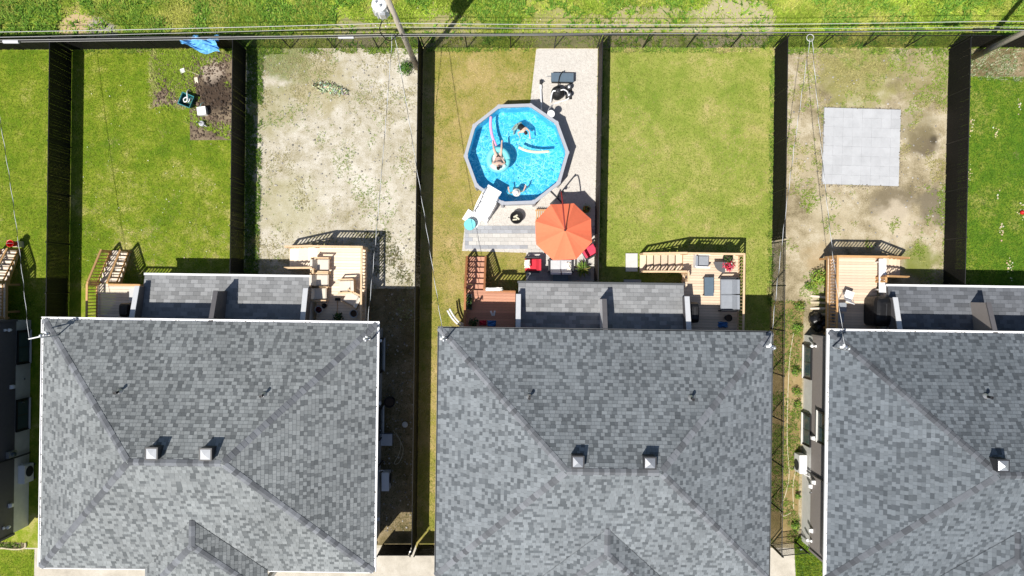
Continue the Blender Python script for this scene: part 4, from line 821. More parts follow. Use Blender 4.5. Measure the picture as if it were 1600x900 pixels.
def barbecue(label, p, rz, w=.95, d=.62, h=1.12, covered=True):
    t = thing('covered_barbecue' if covered else 'barbecue', label, 'barbecue', p, rz)
    prof = [(1.0,0),(1.0,.55),(.98,.78),(.86,.92),(.60,1.0)]; A = None; mb = MB(); n = 20; rg = random.Random(int(w*100))
    rings = []
    for f, g in prof:
        ring = []
        for k in range(n):
            a = 2*math.pi*k/n; c, s = math.cos(a), math.sin(a); e = .35; x = math.copysign(abs(c)**e, c)*w/2*(f if g > .6 else 1)*(1+rg.uniform(-.015,.015)); y = math.copysign(abs(s)**e, s)*d/2*f*(1+rg.uniform(-.02,.02)); ring.append((x, y, h*g))
        rings.append(ring)
    for r0, r1 in zip(rings, rings[1:]):
        for k in range(n): j = (k+1) % n; mb.poly([r0[k], r0[j], r1[j], r1[k]])
    mb.poly(rings[-1]); mb.build('cover', 'black_cover', t)
    MB().box(0,0,h-.005,w*.5,.04,.02).build('cover_seam', 'dark_metal', t)
    for s_ in (-1,1): MB().tube([(s_*w*.36,-d*.3,.06),(s_*w*.36+.03,-d*.3,.06)], .06, 10).build('wheel', 'black', t)
    return t
barbecue('black covered barbecue on the tan deck beside the low roof', on(1080,488,DK), R(90), 1.05, .55, 1.1)
rag('blanket', 'blue patterned bundle under the eave on the tan deck', 'blanket', on(1133,508,DK), .55, .35, 'blue_cloth', 14, .2); t = pot('black bin under the eave of the tan deck', on(1139,497,DK), .17, .36, 'black', name='waste_bin', cat='bin')
barbecue('bulky black covered barbecue on the honey coloured deck', on(1371,486,DK), R(88), 1.50, .98, 1.22); barbecue('dark covered grill on the small weathered deck against the low roof', on(204,484,DK), R(90), .72, .60, 1.05)
pp = on(211,460,DK); t = thing('storage_bin', 'light grey lidded storage bin on the weathered deck corner', 'bin', pp); MB().box(0,0,0,.40,.55,.45,taper=1.08).build('bin_body', 'siding_light', t); MB().box(0,0,.45,.47,.62,.05).build('lid', 'soffit', t)
# H3 deck
pp = on(1326,461,DK); t = thing('folding_chair', 'white folding chair on the honey coloured deck', 'chair', pp, R(-20))
MB().box(0,0,.42,.44,.42,.03).build('seat', 'white_plastic', t); MB().hexa([(-.22,-.26,.50),(.22,-.26,.50),(.22,-.23,.50),(-.22,-.23,.50),(-.22,-.42,.86),(.22,-.42,.86),(.22,-.39,.86),(-.22,-.39,.86)]).build('backrest', 'white_plastic', t)
for s_ in (-1,1): MB().tube([(s_*.23,.24,0),(s_*.23,-.42,.86)], .014, 6).build('leg', 'grey_metal', t); MB().tube([(s_*.21,-.28,0),(s_*.21,.2,.44)], .014, 6).build('leg', 'grey_metal', t)
pp = at(1379,431,DK+.45); t = thing('white_bench', 'long white bench along the inner rail of the honey deck', 'bench', (pp.x,pp.y,DK)); MB().box(0,0,.42,.36,1.72,.05).build('seat', 'white_paint', t)
for y in (-.7,.7): MB().box(0,y,0,.32,.06,.42).build('leg', 'white_paint', t)
for k, (x, y) in enumerate(((1316,480),(1312,497))):
    pp = on(x,y,DK); t = thing('storage_box', ('upper' if k == 0 else 'lower')+' of two grey boxes by the left rail of the honey deck', 'box', pp); MB().box(0,0,0,.42,.42,.34).build('box_body', 'slate', t); MB().box(0,0,.34,.45,.45,.04).build('lid', 'grey_fabric', t)
# beside the H3 deck: planks and rubbish bags
for k in range(4):
    pp = at(1283,464+k*9,.3); rz = R(-6+4*k); o = MB().hexa([(-.45,-.05,.02),(.40,-.05,.40),(.40,.05,.40),(-.45,.05,.02),(-.45,-.05,.05),(.40,-.05,.43),(.40,.05,.43),(-.45,.05,.05)]).build('leaning_board', 'timber_edge' if k % 2 else 'wood_grey', loc=(pp.x,pp.y,0)); o.rotation_euler.z = rz; tag(o, 'board leaning on the honey deck, %s from the top of four' % ('first','second','third','fourth')[k], 'board')
for k, (x, y, s_) in enumerate(((1275,499,1.0),(1287,505,.9),(1280,510,.85))):
    pp = at(x,y,.3); mb = MB(); rg = random.Random(k+5); n = 18; rings = []
    for f, g in ((.15,0),(.8,.02),(1,.2),(.95,.38),(.7,.52),(.3,.6),(.12,.66),(.2,.74)):
        rings.append([(s_*.36*f*math.cos(6.283*i/n)*(1+rg.uniform(-.16,.16)), s_*.36*f*math.sin(6.283*i/n)*(1+rg.uniform(-.16,.16)), s_*g+.02) for i in range(n)])
    for r0, r1 in zip(rings, rings[1:]):
        for i in range(n): j = (i+1) % n; mb.poly([r0[i], r0[j], r1[j], r1[i]])
    mb.poly(rings[-1]); mb.poly(rings[0][::-1]); tag(mb.build('rubbish_bag', 'bag_black', loc=(pp.x,pp.y,0)), 'black rubbish bag beside the honey deck, %s' % ('leftmost of three','rightmost of three','lowest of three')[k], 'bag')
# slab pad
pad = thing('slab_pad', 'square pad of pale slabs in the bare tan yard', 'pad', at(1344.5,230), R(-1.7)); S_ = 4.02/8
me = MB().box(0,0,0,S_-.004,S_-.004,.10).mesh('slab'); me.materials.append(MATS['slab_pale'])
for i in range(8):
    for j in range(8): link('slab', me, pad, ((i-3.5)*S_, (j-3.5)*S_, random.uniform(.0,.008)+.01), rot=(random.uniform(-.012,.012), random.uniform(-.012,.012), random.uniform(-.004,.004)))
t = thing('step_pad', 'concrete pad at the foot of the tan deck steps', 'pad', at(987,410,.1)); MB().box(0,0,-.08,.62,.95,.12).build('slab', 'conc_pad', t); t.location.z = 0.06
t = thing('step_slab', 'flat slab in the shade behind the low roof right of the fence', 'slab', at(988,442,.1)); MB().box(0,0,-.02,.9,.35,.08).build('slab', 'paver_grey', t)

# ------------------------------------------------------------------ garden, tarp and odds and ends
pp = at(292,157,.3); t = thing('garden_tub', 'square teal tub holding a coiled white hose in the vegetable bed', 'tub', (pp.x,pp.y,0), R(-22))
k = MB(); w = .32
for a, b_ in (((-w,-w),(w,-w)),((w,-w),(w,w)),((w,w),(-w,w)),((-w,w),(-w,-w))): k.hexa([(a[0]*.8,a[1]*.8,0),(b_[0]*.8,b_[1]*.8,0),(b_[0]*.74,b_[1]*.74,0),(a[0]*.74,a[1]*.74,0),(a[0],a[1],.4),(b_[0],b_[1],.4),(b_[0]*.9,b_[1]*.9,.4),(a[0]*.9,a[1]*.9,.4)])
k.box(0,0,0,.5,.5,.03); k.build('tub_body', 'teal', t)
MB().tube([(w*c,w*s_,.41) for c, s_ in ((-1,-1),(1,-1),(1,1),(-1,1),(-1,-1))], .022, 6).build('tub_rim', 'teal_light', t)
MB().tube(curve([(.1,-.05,.3),(.12,.1,.33),(-.05,.14,.36),(-.14,0,.38),(-.03,-.12,.40),(.08,.0,.42),(-.05,.3,.42),(-.16,.45,.3),(-.22,.62,.06)], 50), .03, 8).build('coiled_hose', 'white_paint', t, True)
t = thing('white_bucket', 'square white bucket standing on dark soil in the vegetable bed', 'bucket', at(315.5,173.5,.3), R(8)); t.location.z = 0; k = MB(); k.box(0,0,0,.40,.38,.34,taper=1.05); k.build('bucket_body', 'white_plastic', t); MB().box(0,0,.34,.45,.43,.03).build('lid', 'white_plastic', t); MB().tube(curve([(-.1,.2,.3),(-.02,.42,.2),(.06,.52,.04)]), .012, 6).build('handle', 'turquoise', t)
t = thing('watering_can', 'small pale watering can below the white bucket', 'watering can', at(315,193,.2)); t.location.z = 0; MB().lathe([(.13,0),(.14,.24),(.09,.28),(.08,.27),(0,.22)], 16).build('can_body', 'siding_light', t); MB().tube([(.1,-.05,.1),(.3,-.18,.32)], [.03,.02], 8).build('spout', 'siding_light', t); MB().tube(curve([(-.12,0,.2),(-.22,.05,.3),(-.05,.02,.36),(.05,0,.27)]), .015, 6).build('handle', 'dark_metal', t)
t = thing('garden_rake', 'long handled rake lying across the vegetable bed', 'rake', at(275,103), math.atan2(-(118-103),(312-275))); MB().tube([(0,0,.05),(1.34,0,.06)], .018, 6).build('handle', 'timber_edge', t); MB().box(1.36,0,.03,.04,.36,.03).build('rake_head', 'dark_metal', t)
tag(MB().box(0,0,0,.26,.22,.05,.4).box(.02,.02,.05,.2,.16,.04,.2).build('paper_bag', 'white_paint', loc=at(286,111,0)+Vector((0,0,.02))), 'small white bag by the rake in the vegetable bed', 'bag')
o = MB().box(0,0,0,.17,.30,.05).build('brick', 'ash', loc=at(307.5,126,0)+Vector((0,0,.02))); o.rotation_euler.z = R(10); tag(o, 'pale block lying at the end of the rake', 'block')
rg = np.random.default_rng(3); n = 16; mb = MB(); V = []
for j in range(n+1):
    for i in range(n+1):
        u, v = i/n, j/n; wv_ = (.25+.75*u)*1.0; x = u*1.78; y = (v-.5)*.85*(.12+.9*math.sin(math.pi*min(1,u*.62+.02)))+.06*math.sin(9*u+5*v); zz = 1.88-abs(v-.5)*1.0*wv_+.10*math.sin(14*u*v+7*u)+.09*math.sin(31*v+9*u)+.10*rg.random(); V.append((x, y, zz))
mb.v = V
for j in range(n):
    for i in range(n): a_ = j*(n+1)+i; mb.f.append((a_, a_+1, a_+n+2, a_+n+1)); mb.c.append(None); mb.mi.append(0)
pp = at(283,64,1.85); o = mb.build('tarpaulin', 'tarp_blue', smooth=False, loc=(pp.x, pp.y-.05, 0)); o.modifiers.new('thick', 'SOLIDIFY').thickness = .006; tag(o, 'crumpled blue tarpaulin thrown over the black back fence', 'tarpaulin')
pp = at(22.5,381,.5); t = thing('red_bucket', 'red round bucket hung by the steps at the left picture edge', 'bucket', (pp.x,pp.y,0.0)); MB().lathe([(.13,.42),(.17,.80),(.19,.80),(.19,.83),(.16,.82),(.12,.46),(0,.45)], 20).build('bucket_body', 'red_plastic', t); MB().tube([(.18*math.cos(a),.06*math.sin(a)*0+.0,.82+.12*math.sin(a)) for a in np.linspace(0,math.pi,10)], .01, 6).build('bail', 'grey_metal', t); MB().box(0,0,0,.3,.3,.42).build('stand', 'wood_grey', t)
tag(MB().lathe([(0,0),(.08,.03),(.115,.10),(.115,.12),(.08,.20),(0,.23)], 16).build('ball', 'red_plastic', smooth=True, loc=at(1597,332,.1)), 'red ball on the clover lawn at the right edge', 'ball'); bpy.data.objects['ball'].location.z = 0.01
# fallen branch
pp = at(517,139); t = thing('cut_branch', 'cut leafy branch drying on the bare dirt yard', 'branch', (pp.x,pp.y,0), R(-14)); MB().tube([(-.95,.05,.06),(-.3,.0,.12),(.4,-.02,.12),(1.05,-.10,.05)], [.03,.025,.02,.01], 6).build('stem', 'stem', t); leaves(760,1.0,.34,.20,.12,.075,GREY_G,seed=40,hollow=.1).build('foliage','leaf_attr',t,kind='stuff')
bush('round green bush at the foot of the utility pole', at(633,106,.3), .42, .7, GRN, 520, .055, 41); bush('leafy bush against the left side of the honey deck', at(1279,434,.3), .52, .8, LIM, 520, .06, 42)
for k, (x, y, r_) in enumerate(((1250,479,.32),(1246,512,.26),(1243,580,.28),(1244,612,.26),(1246,632,.22),(1264,447,.25),(1243,822,.24),(1246,775,.16))):
    w_ = ('topmost and largest','second','third','fourth','fifth','sixth small one near the deck bush','seventh near the front corner','eighth, thin one')[k]
    bush('weedy clump along the taupe house side yard, %s' % w_, at(x,y,.15), r_, .42, LIM+GRN, 200, .05, 50+k, 'weed_clump', 'weeds', 'weeds along the taupe house')

# ------------------------------------------------------------------ side passages
def heat_pump(label, p, rz):
    t = thing('heat_pump', label, 'heat pump', p, rz); MB().box(0,0,.12,.36,.92,.64).build('casing', 'white_paint', t); MB().box(0,0,.765,.38,.95,.025).build('lid', 'white_plastic', t)
    g = MB(); m_ = Matrix.Translation((.19,.1,.44)) @ Matrix.Rotation(math.pi/2, 4, 'Y'); g.lathe([(.27,0),(.27,.02),(.24,.03),(.05,.03),(0,.03)], 24, m=m_); g.build('fan_grille', 'dark_metal', t)
    for y in (-.35,.35): MB().box(0,y,0,.40,.08,.12).build('foot', 'dark_metal', t)
    MB().tube(curve([(-.1,.44,.5),(-.16,.55,.6),(-.3,.6,.9)]), .035, 8).build('insulated_pipe', 'white_plastic', t, True)
heat_pump('white heat pump against the charcoal wall at the left edge', (at(33,742,.78).x, at(33,742,.78).y, 0), 0); heat_pump('white heat pump in the shaded passage beside the leftmost roof', (at(602,753,.78).x, at(602,753,.78).y, 0), 0); heat_pump('white heat pump against the taupe side wall', (at(1255,726,.78).x, at(1255,726,.78).y, 0), math.pi)
t = pot('round black barrel in the shaded passage', at(609,628,.5), .27, .62, 'black', name='rain_barrel', cat='barrel'); t.location.z = 0
t = thing('garden_box', 'grey lidded box against the wall in the shaded passage', 'box', at(604,687,.4)); t.location.z = 0; MB().box(0,0,0,.55,.55,.42).build('box_body', 'grey_fabric', t); MB().box(0,0,.42,.6,.6,.05).build('lid', 'siding_light', t)
tag(MB().tube(curve([at(614,672,.03), at(626,690,.03), at(630,704,.03), at(624,722,.03), at(616,724,.03), at(624,708,.05), at(626,690,.05), at(619,676,.05)], 60), .014, 6).build('garden_hose', 'hose', smooth=True), 'garden hose coiled on the ground in the shaded passage', 'hose')
tag(MB().tube(curve([at(1240,520,.03), at(1234,560,.03), at(1231,620,.03), at(1230,690,.03), at(1233,740,.03), at(1228,770,.03), at(1219,795,.03), at(1224,806,.03), at(1236,801,.03)], 90), .02, 6).build('garden_hose', 'hose', smooth=True), 'long beige hose trailing along the taupe house side yard', 'hose')
tag(MB().tube(curve([at(1243,735,.03), at(1239,760,.03), at(1240,795,.03)], 20), .018, 6).build('garden_hose', 'hose', smooth=True), 'short beige hose end below the heat pump of the taupe house', 'hose')
tag(MB().tube(curve([at(-10,854,.05), at(20,858,.06), at(38,856,.06), at(40,848,.06)], 24), .05, 6).build('bed_edging', 'timber_edge', smooth=True), 'pale curved edging of the flower bed at the bottom left', 'edging')
pp = at(633,663); tag(MB().lathe([(0,0),(.14,.02),(.16,.06),(.10,.10),(0,.11)], 9).build('stone', 'concrete_wall', loc=pp+Vector((0,0,.006))), 'lone pale stone in the shaded passage', 'stone')

# ------------------------------------------------------------------ utility poles, cables, service masts
def pole(label, px, py, h):
    p = at(px, py); t = thing('utility_pole', label, 'utility pole', p); MB().tube([(0,0,-.2),(0,0,h*.5),(0,0,h)], [.15,.125,.105], 14).build('pole_shaft', 'pole_wood', t, True); return t, p
t1, P1 = pole('wooden utility pole carrying a white transformer at the top', 652, 106, 10.2); t2, P2 = pole('wooden utility pole cut by the right edge of the picture', 1520, 90, 10.0)
MB().beam((-.9,0,9.3),(.9,0,9.3), .10, .12).build('cross_arm', 'pole_wood', t1); MB().beam((-.9,0,9.2),(.9,0,9.2), .10, .12).build('cross_arm', 'pole_wood', t2)
tt = thing('transformer', 'bright white transformer can hung on the utility pole', 'transformer', (P1.x-.46, P1.y+.05, 7.05))
MB().lathe([(.26,0),(.28,.03),(.28,.85),(.31,.87),(.31,.93),(.24,.99),(0,1.01)], 24).build('tank', 'white_paint', tt); 
for k in range(3): a = 1.2+k*1.9; MB().lathe([(.04,.98),(.06,1.02),(.035,1.06),(.06,1.10),(.035,1.14),(.05,1.18),(.02,1.24)], 12, .14*math.cos(a), .14*math.sin(a)).build('bushing', 'porcelain', tt)
for k in range(12): a = 2*math.pi*k/12; MB().box(.32*math.cos(a), .32*math.sin(a), .12, .09, .012, .62, a).build('cooling_fin', 'white_paint', tt)
MB().box(.36,-.03,.3,.18,.1,.35).build('bracket', 'galv', tt); MB().box(.1,-.32,.35,.22,.14,.4).build('tap_box', 'galv', tt)
tag(MB().tube(curve([P1+Vector((-.5,-.25,7.1)), P1+Vector((-.75,-.45,6.3)), P1+Vector((-.45,-.6,5.6)), P1+Vector((-.1,-.25,5.5))], 20), .022, 6).build('jumper_cable', 'cable_black', smooth=True), 'black cable looping from the transformer down to the cable bundle', 'cable')
def span(a, b, sag, n=24):
    a = Vector(a); b = Vector(b); return [a.lerp(b, i/n)+Vector((0,0,-sag*4*(i/n)*(1-i/n))) for i in range(n+1)]
def line(label, pts, r, m, name='overhead_cable'): return tag(MB().tube(pts, r, 6).build(name, m, smooth=True), label, 'cable')
L0 = at(-300, 60, 6.0)
def through(z, ys, r, m, label, sag=.25):
    p = []; xs = (-330, 616, 1553, 2300)
    for i in range(3): p += span(at(xs[i], ys[i], z), at(xs[i+1], ys[i+1], z), sag*(1 if i else .6), 16)[: 16 if i < 2 else 17]
    return line(label, p, r, m)
through(6.3, (54,36,33,26), .014, 'cable_alu', 'bare bright overhead wire, highest line along the back fence', .3)
through(5.7, (64,42,42,40), .010, 'cable_alu', 'thin bright overhead wire just above the cable bundle', .25)
through(5.0, (68,55,46,44), .034, 'cable_black', 'thick black overhead cable bundle above the back fence', .12)
through(5.06, (66,53.6,47.4,45), .010, 'cable_alu', 'bright steel strand lashed above the black cable bundle', .12); through(4.9, (69.5,57,45,43), .008, 'cable_alu', 'lowest bright strand under the black cable bundle', .12)
for k, (x, y) in enumerate(((540,56.5),(1535,45.5),(15,64))): pp = at(x, y, 5.0); tag(MB().tube([pp+Vector((-.35,0,-.1)), pp+Vector((.35,0,-.1))], .08, 10).build('splice_case', 'siding_light' if k != 1 else 'black'), ('pale splice case on the cable bundle left of the transformer','black splice case on the cable near the right pole','pale splice case on the cable at the left edge')[k], 'splice case')
def drop(a, b, sag, label, rr=.0135):
    P = span(a, b, sag, 140); t = thing('service_drop', label, 'cable', P[0]); d = (P[-1]-P[0]).normalized(); s_ = d.cross(Vector((0,0,1))).normalized(); u_ = s_.cross(d); o = P[0]; tw = len(P)
    L_ = (P[-1]-P[0]).length; ph = [2*math.pi*i/140*L_/1.25 for i in range(141)]
    MB().tube([p-o for p in P], rr*.8, 6).build('insulated_core', 'cable_black', t, True)
    MB().tube([p-o+(s_*math.cos(f)+u_*math.sin(f))*rr*.9 for p, f in zip(P, ph)], rr*.6, 6).build('neutral_strand', 'porcelain', t, True); return t
def mast(label, px, py, z, foot, arm=(0,0)):
    p = at(px, py, z); t = thing('service_mast', label, 'service mast', (p.x, p.y, z)); k = MB().tube([(0,0,-(z-foot)),(0,0,.35)], .035, 8).build('conduit', 'galv', t)
    MB().tube([(0,0,.35),(.05,.08,.45),(.08,.16,.38)], [.05,.07,.05], 10).build('weatherhead', 'galv', t, True)
    for i, (x, y) in enumerate(((.10,.12),(-.10,.12),(0,.20))): MB().lathe([(.02,0),(.05,.02),(.035,.05),(.05,.08),(.02,.10)], 12, x, y).build('insulator', 'porcelain', t)
    MB().box(0,.1,-.03,.32,.10,.03).build('bracket', 'white_paint', t)
    MB().tube(curve([(.08,.16,.38),(.22,.1,.1),(.18,.2,.06),(.05,.2,.05)]), .015, 6).build('drip_loop', 'cable_black', t, True)
    return p
m1 = mast('service mast at the top right corner of the leftmost whole roof', 573, 533, 5.0, 4.0); m2 = mast('service mast at the top left corner of the middle roof', 693, 533, 5.0, 4.0); m3 = mast('service mast at the top right corner of the middle roof', 1203, 545, 5.0, 4.0); m4 = mast('service mast at the top left corner of the right roof', 1318, 546, 5.0, 4.0); m5 = mast('service mast at the top left corner of the leftmost whole roof', 72, 526, 5.0, 4.0)
tag(MB().tube([m5+Vector((-.05,.05,.05)), m5+Vector((-.75,-.10,.05))], .03, 8).build('mast_arm', 'white_paint'), 'white arm reaching from the top left roof corner to the neighbour', 'arm')
A1 = at(613,55,5.1); A2 = at(617,56,5.1); B1 = at(1266,60,5.0); B2 = at(1269,60,5.0)
drop(A1, m1+Vector((0,.2,.1)), .25, 'twisted service cable from the pole to the leftmost whole roof'); drop(A2, m2+Vector((0,.2,.1)), .25, 'twisted service cable from the pole to the middle roof'); drop(B1, m3+Vector((0,.2,.1)), .25, 'twisted service cable slanting to the right corner of the middle roof'); drop(B2, m4+Vector((0,.2,.1)), .25, 'twisted service cable running to the right roof'); drop(at(-30,30,5.2), m5+Vector((-.7,-.05,.12)), .3, 'twisted service cable crossing the leftmost lawn strip')
pp = at(1266,59,5.05); torus(.16,.02,20,6).build('cable_loop', 'cable_alu', None, True, loc=pp); tag(bpy.data.objects['cable_loop'], 'small loop of bright cable where two service drops branch off', 'cable')

# ------------------------------------------------------------------ grass and weeds
def vnoise(x, y, s, seed):
    r = np.random.default_rng(seed).random((64, 64)); u, v = x*s+100, y*s+100; i, j = np.floor(u).astype(int), np.floor(v).astype(int); f, g = u-i, v-j; f = f*f*(3-2*f); g = g*g*(3-2*g)
    w = lambda a, b: r[a % 64, b % 64]
    return (w(i,j)*(1-f)+w(i+1,j)*f)*(1-g)+(w(i,j+1)*(1-f)+w(i+1,j+1)*f)*g
def grass(name, label, quad, dens, hgt, wid, lean, cols, dry, drycut, mask=None, seed=1, hvar=.5, cat='grass', n_blades=2, clump=None, sod=None):
    q = [at(*p) for p in quad]; rg = np.random.default_rng(seed); area = abs(sum(q[i].x*q[(i+1) % 4].y-q[(i+1) % 4].x*q[i].y for i in range(4))/2); n = int(area*dens)
    s, t_ = rg.random(n), rg.random(n); A_ = [np.array(p[:2]) for p in q]; P = ((1-s)*(1-t_))[:,None]*A_[0]+(s*(1-t_))[:,None]*A_[1]+(s*t_)[:,None]*A_[2]+((1-s)*t_)[:,None]*A_[3]
    px, py = 800+P[:,0]*FPX/CAM_H, 450-P[:,1]*FPX/CAM_H; keep = np.ones(n, bool)
    if mask is not None: keep &= mask(px, py, P[:,0], P[:,1], rg)
    P = P[keep]; px = px[keep]; n = len(P)
    nz = .40*vnoise(P[:,0], P[:,1], .45, seed+1)+.25*vnoise(P[:,0], P[:,1], 1.7, seed+2)+.22*vnoise(P[:,0], P[:,1], 4.5, seed+7)+.13*rg.random(n); cl = vnoise(P[:,0], P[:,1], 1.1, seed+3)*.7+.3*vnoise(P[:,0], P[:,1], 3.1, seed+5)
    vs_, cs_ = [], []; cols = np.array(cols); dry = np.array(dry)
    for b in range(n_blades):
        a = rg.random(n)*2*np.pi; h = hgt*(1-hvar+2*hvar*rg.random(n))*(1 if clump is None else (.45+1.25*np.clip(cl*1.7-.35, 0, 1))); l = lean*h*(.5+rg.random(n)); w = wid*(.6+.8*rg.random(n)); ca, sa = np.cos(a), np.sin(a); o = rg.normal(0, .015, (n,2))
        X, Y = P[:,0]+o[:,0], P[:,1]+o[:,1]
        V = np.stack([np.stack([X-sa*w, Y+ca*w, np.full(n,.004)],1), np.stack([X+sa*w, Y-ca*w, np.full(n,.004)],1), np.stack([X+ca*l, Y+sa*l, h],1)], 1); vs_.append(V)
        c = cols[rg.integers(0, len(cols), n)]*(.75+.5*rg.random(n))[:,None]*(1 if clump is None else (1.30-.70*cl)[:,None]); d = dry[rg.integers(0, len(dry), n)]*(.75+.5*rg.random(n))[:,None]; k = np.clip((nz-drycut)*7, 0, 1)[:,None]; c = c*(1-k)+d*k
        if sod:
            ci = np.floor(P[:,0]/sod[0]).astype(int); cj = np.floor(P[:,1]/sod[1]+(ci % 2)*.5).astype(int); c = c*(1+.20*(np.random.default_rng(seed+50).random((97,89))[ci % 97, cj % 89]-.5))[:,None]
        cs_.append(c)
    V = np.concatenate(vs_).reshape(-1,3); C = np.concatenate(cs_); nf = len(C); me = bpy.data.meshes.new(name); me.vertices.add(nf*3); me.vertices.foreach_set('co', V.astype(np.float32).ravel()); me.loops.add(nf*3); me.loops.foreach_set('vertex_index', np.arange(nf*3, dtype=np.int32)); me.polygons.add(nf); me.polygons.foreach_set('loop_start', np.arange(0, nf*3, 3, dtype=np.int32)); me.update(calc_edges=True)
    at_ = me.attributes.new('Col', 'FLOAT_COLOR', 'FACE'); at_.data.foreach_set('color', np.concatenate([C, np.ones((nf,1))],1).astype(np.float32).ravel()); me.materials.append(MATS['grass_attr'])
    o = link(name, me, kind='stuff'); tag(o, label, cat); return o
Gb = [(.19,.28,.016),(.26,.32,.04),(.125,.205,.012)]; Db = [(.46,.42,.15),(.52,.45,.22)]; Gm = [(.20,.255,.035),(.25,.28,.06),(.15,.21,.025)]; Dm = [(.43,.36,.14),(.49,.40,.19)]; Gd = [(.075,.17,.01),(.11,.21,.016),(.055,.13,.01)]
def notbed(px, py, x, y, rg): return ~(((px > 240) & (py < 168)) | ((px > 297) & (py < 219)))
grass('lawn_grass', 'short bright grass of the leftmost lawn strip', [(-40,80),(112,80),(106,500),(-40,500)], 420, .05, .011, .9, Gb, Db, .62, seed=11)
grass('lawn_grass', 'short bright grass of the lawn with the vegetable garden', [(114,80),(384,80),(381,450),(108,450)], 420, .05, .011, .9, Gb, Db, .60, notbed, seed=12, sod=(.62,2.2))
def notpool(px, py, x, y, rg):
    pool_ = (x-PC.x)**2+(y-PC.y)**2 < 2.6**2; k = np.array([px_in([(838,76),(934,76),(929,440),(822,440),(822,395),(722,392),(727,345),(768,292),(800,240),(828,165)], a, b_) for a, b_ in zip(px, py)]); return ~(pool_ | k)
grass('lawn_grass', 'dry yellowish grass of the pool yard lawn', [(662,77),(934,77),(925,840),(653,840)], 330, .045, .011, .9, Gm, Dm, .48, notpool, seed=13, sod=(.62,2.0))
grass('lawn_grass', 'short yellow-green grass of the empty lawn', [(936,77),(1209,77),(1204,520),(930,520)], 400, .045, .011, .9, Gm, Dm, .59, seed=14, sod=(.62,2.0))
grass('lawn_grass', 'deep green grass of the clover lawn at the right edge', [(1483,77),(1640,77),(1640,470),(1474,470)], 420, .06, .012, .9, Gd, [(.20,.20,.06),(.30,.28,.12)], .68, lambda px, py, x, y, r: py > 118+8*vnoise(x, y, 1.5, 9), seed=15)
grass('lawn_grass', 'bright grass patch at the bottom left by the pavement', [(-40,859),(54,859),(52,930),(-40,930)], 420, .05, .011, .9, Gb, Db, .7, seed=16); grass('lawn_grass', 'rough grass beside the front corner of the taupe house', [(1241,838),(1300,838),(1300,930),(1246,930)], 500, .12, .013, .8, Gb+GRN, Db, .7, seed=17)
def fieldmask(px, py, x, y, rg):
    bare = np.zeros(len(x), bool); nn = .6*vnoise(x, y, .5, 77)+.4*vnoise(x, y, 1.6, 78)
    for (bx, by, r) in ((128,42,46),(160,48,34),(1150,42,95),(1010,55,100),(900,62,110),(700,54,70),(560,62,80),(475,64,50)): d = np.hypot(px-bx, (py-by)*1.9)/r; bare |= d < .45+.75*nn
    return ~bare | (rg.random(len(x)) < .12)
grass('field_grass', 'tall lush wild grass of the field behind the back fences', [(-60,-140),(1660,-140),(1660,74),(-60,76)], 330, .12, .020, 1.1, [(.25,.38,.03),(.33,.44,.05),(.40,.48,.07),(.18,.30,.022)], [(.48,.48,.12),(.38,.40,.07)], .52, fieldmask, seed=21, n_blades=3, clump=True)
grass('field_weeds', 'broad leaved dark weeds scattered through the field', [(-60,-140),(1660,-140),(1660,74),(-60,76)], 70, .20, .045, .9, [(.09,.21,.02),(.13,.26,.03),(.20,.33,.045)], [(.22,.27,.06)], .8, lambda px, py, x, y, rg: fieldmask(px, py, x, y, rg) & ((.6*vnoise(x, y, .7, 31)+.4*vnoise(x, y, 2, 32)) > .50-.10*np.clip(1-np.minimum(np.abs(px-300)/330, np.abs(px-1480)/260), 0, 1)), seed=22, n_blades=4, cat='weeds')
def patch(th, s1, s2, seed, extra=()):
    def f(px, py, x, y, rg):
        v = .6*vnoise(x, y, s1, seed)+.4*vnoise(x, y, s2, seed+1)
        for (bx, by, rx, ry, w) in extra: v = v+w*np.clip(1-np.hypot((px-bx)/rx, (py-by)/ry), 0, 1)
        return v+.34*(rg.random(len(x))-.5) > th
    return f
grass('yard_weeds', 'sparse weeds and dry tufts on the bare dirt yard', [(387,78),(659,77),(653,520),(381,450)], 220, .06, .012, .9, LIM+GREY_G[:1], [(.42,.38,.2),(.36,.33,.16)], .42, patch(.63, .9, 3.6, 41, [(440,88,110,40,.95),(415,70,40,60,.4),(600,82,60,14,.35),(500,150,60,30,.10),(430,350,60,90,.14),(470,380,60,40,.12)]), seed=23, n_blades=3)
grass('yard_weeds', 'weeds and low grass along the edges of the slab pad yard', [(1212,77),(1481,77),(1472,520),(1206,520)], 330, .08, .013, .9, LIM, [(.40,.36,.15),(.34,.31,.12)], .48, patch(.73, .9, 3.2, 51, [(1340,90,160,50,.42),(1478,130,22,90,.45),(1440,410,50,34,.45),(1474,330,12,160,.3)]), seed=24, n_blades=3)
grass('yard_weeds', 'weeds along the shaded and sunny strip of the taupe house side yard', [(1206,470),(1256,470),(1246,848),(1202,848)], 300, .09, .014, .9, LIM+GRN, [(.26,.22,.09)], .6, patch(.55, 1.0, 3, 61), seed=25, n_blades=3)
grass('garden_weeds', 'tall weeds and seedlings in the vegetable bed', [(240,80),(362,80),(362,220),(240,168)], 420, .10, .018, .95, [(.26,.38,.03),(.32,.42,.05),(.18,.28,.03)], [(.42,.38,.16)], .55, patch(.60, 1.2, 3.2, 71, [(266,92,80,40,.8),(300,92,40,20,.2),(262,140,34,36,.18),(345,88,24,14,.3),(330,205,40,20,.12),(341,145,34,50,-.6)]), seed=26, n_blades=3, cat='weeds')
grass('shade_grass', 'thin grass in the shaded passage beside the leftmost whole roof', [(600,450),(654,450),(650,830),(592,830)], 200, .05, .012, .9, [(.07,.09,.02),(.10,.10,.03)], [(.18,.14,.07)], .5, None, seed=27)
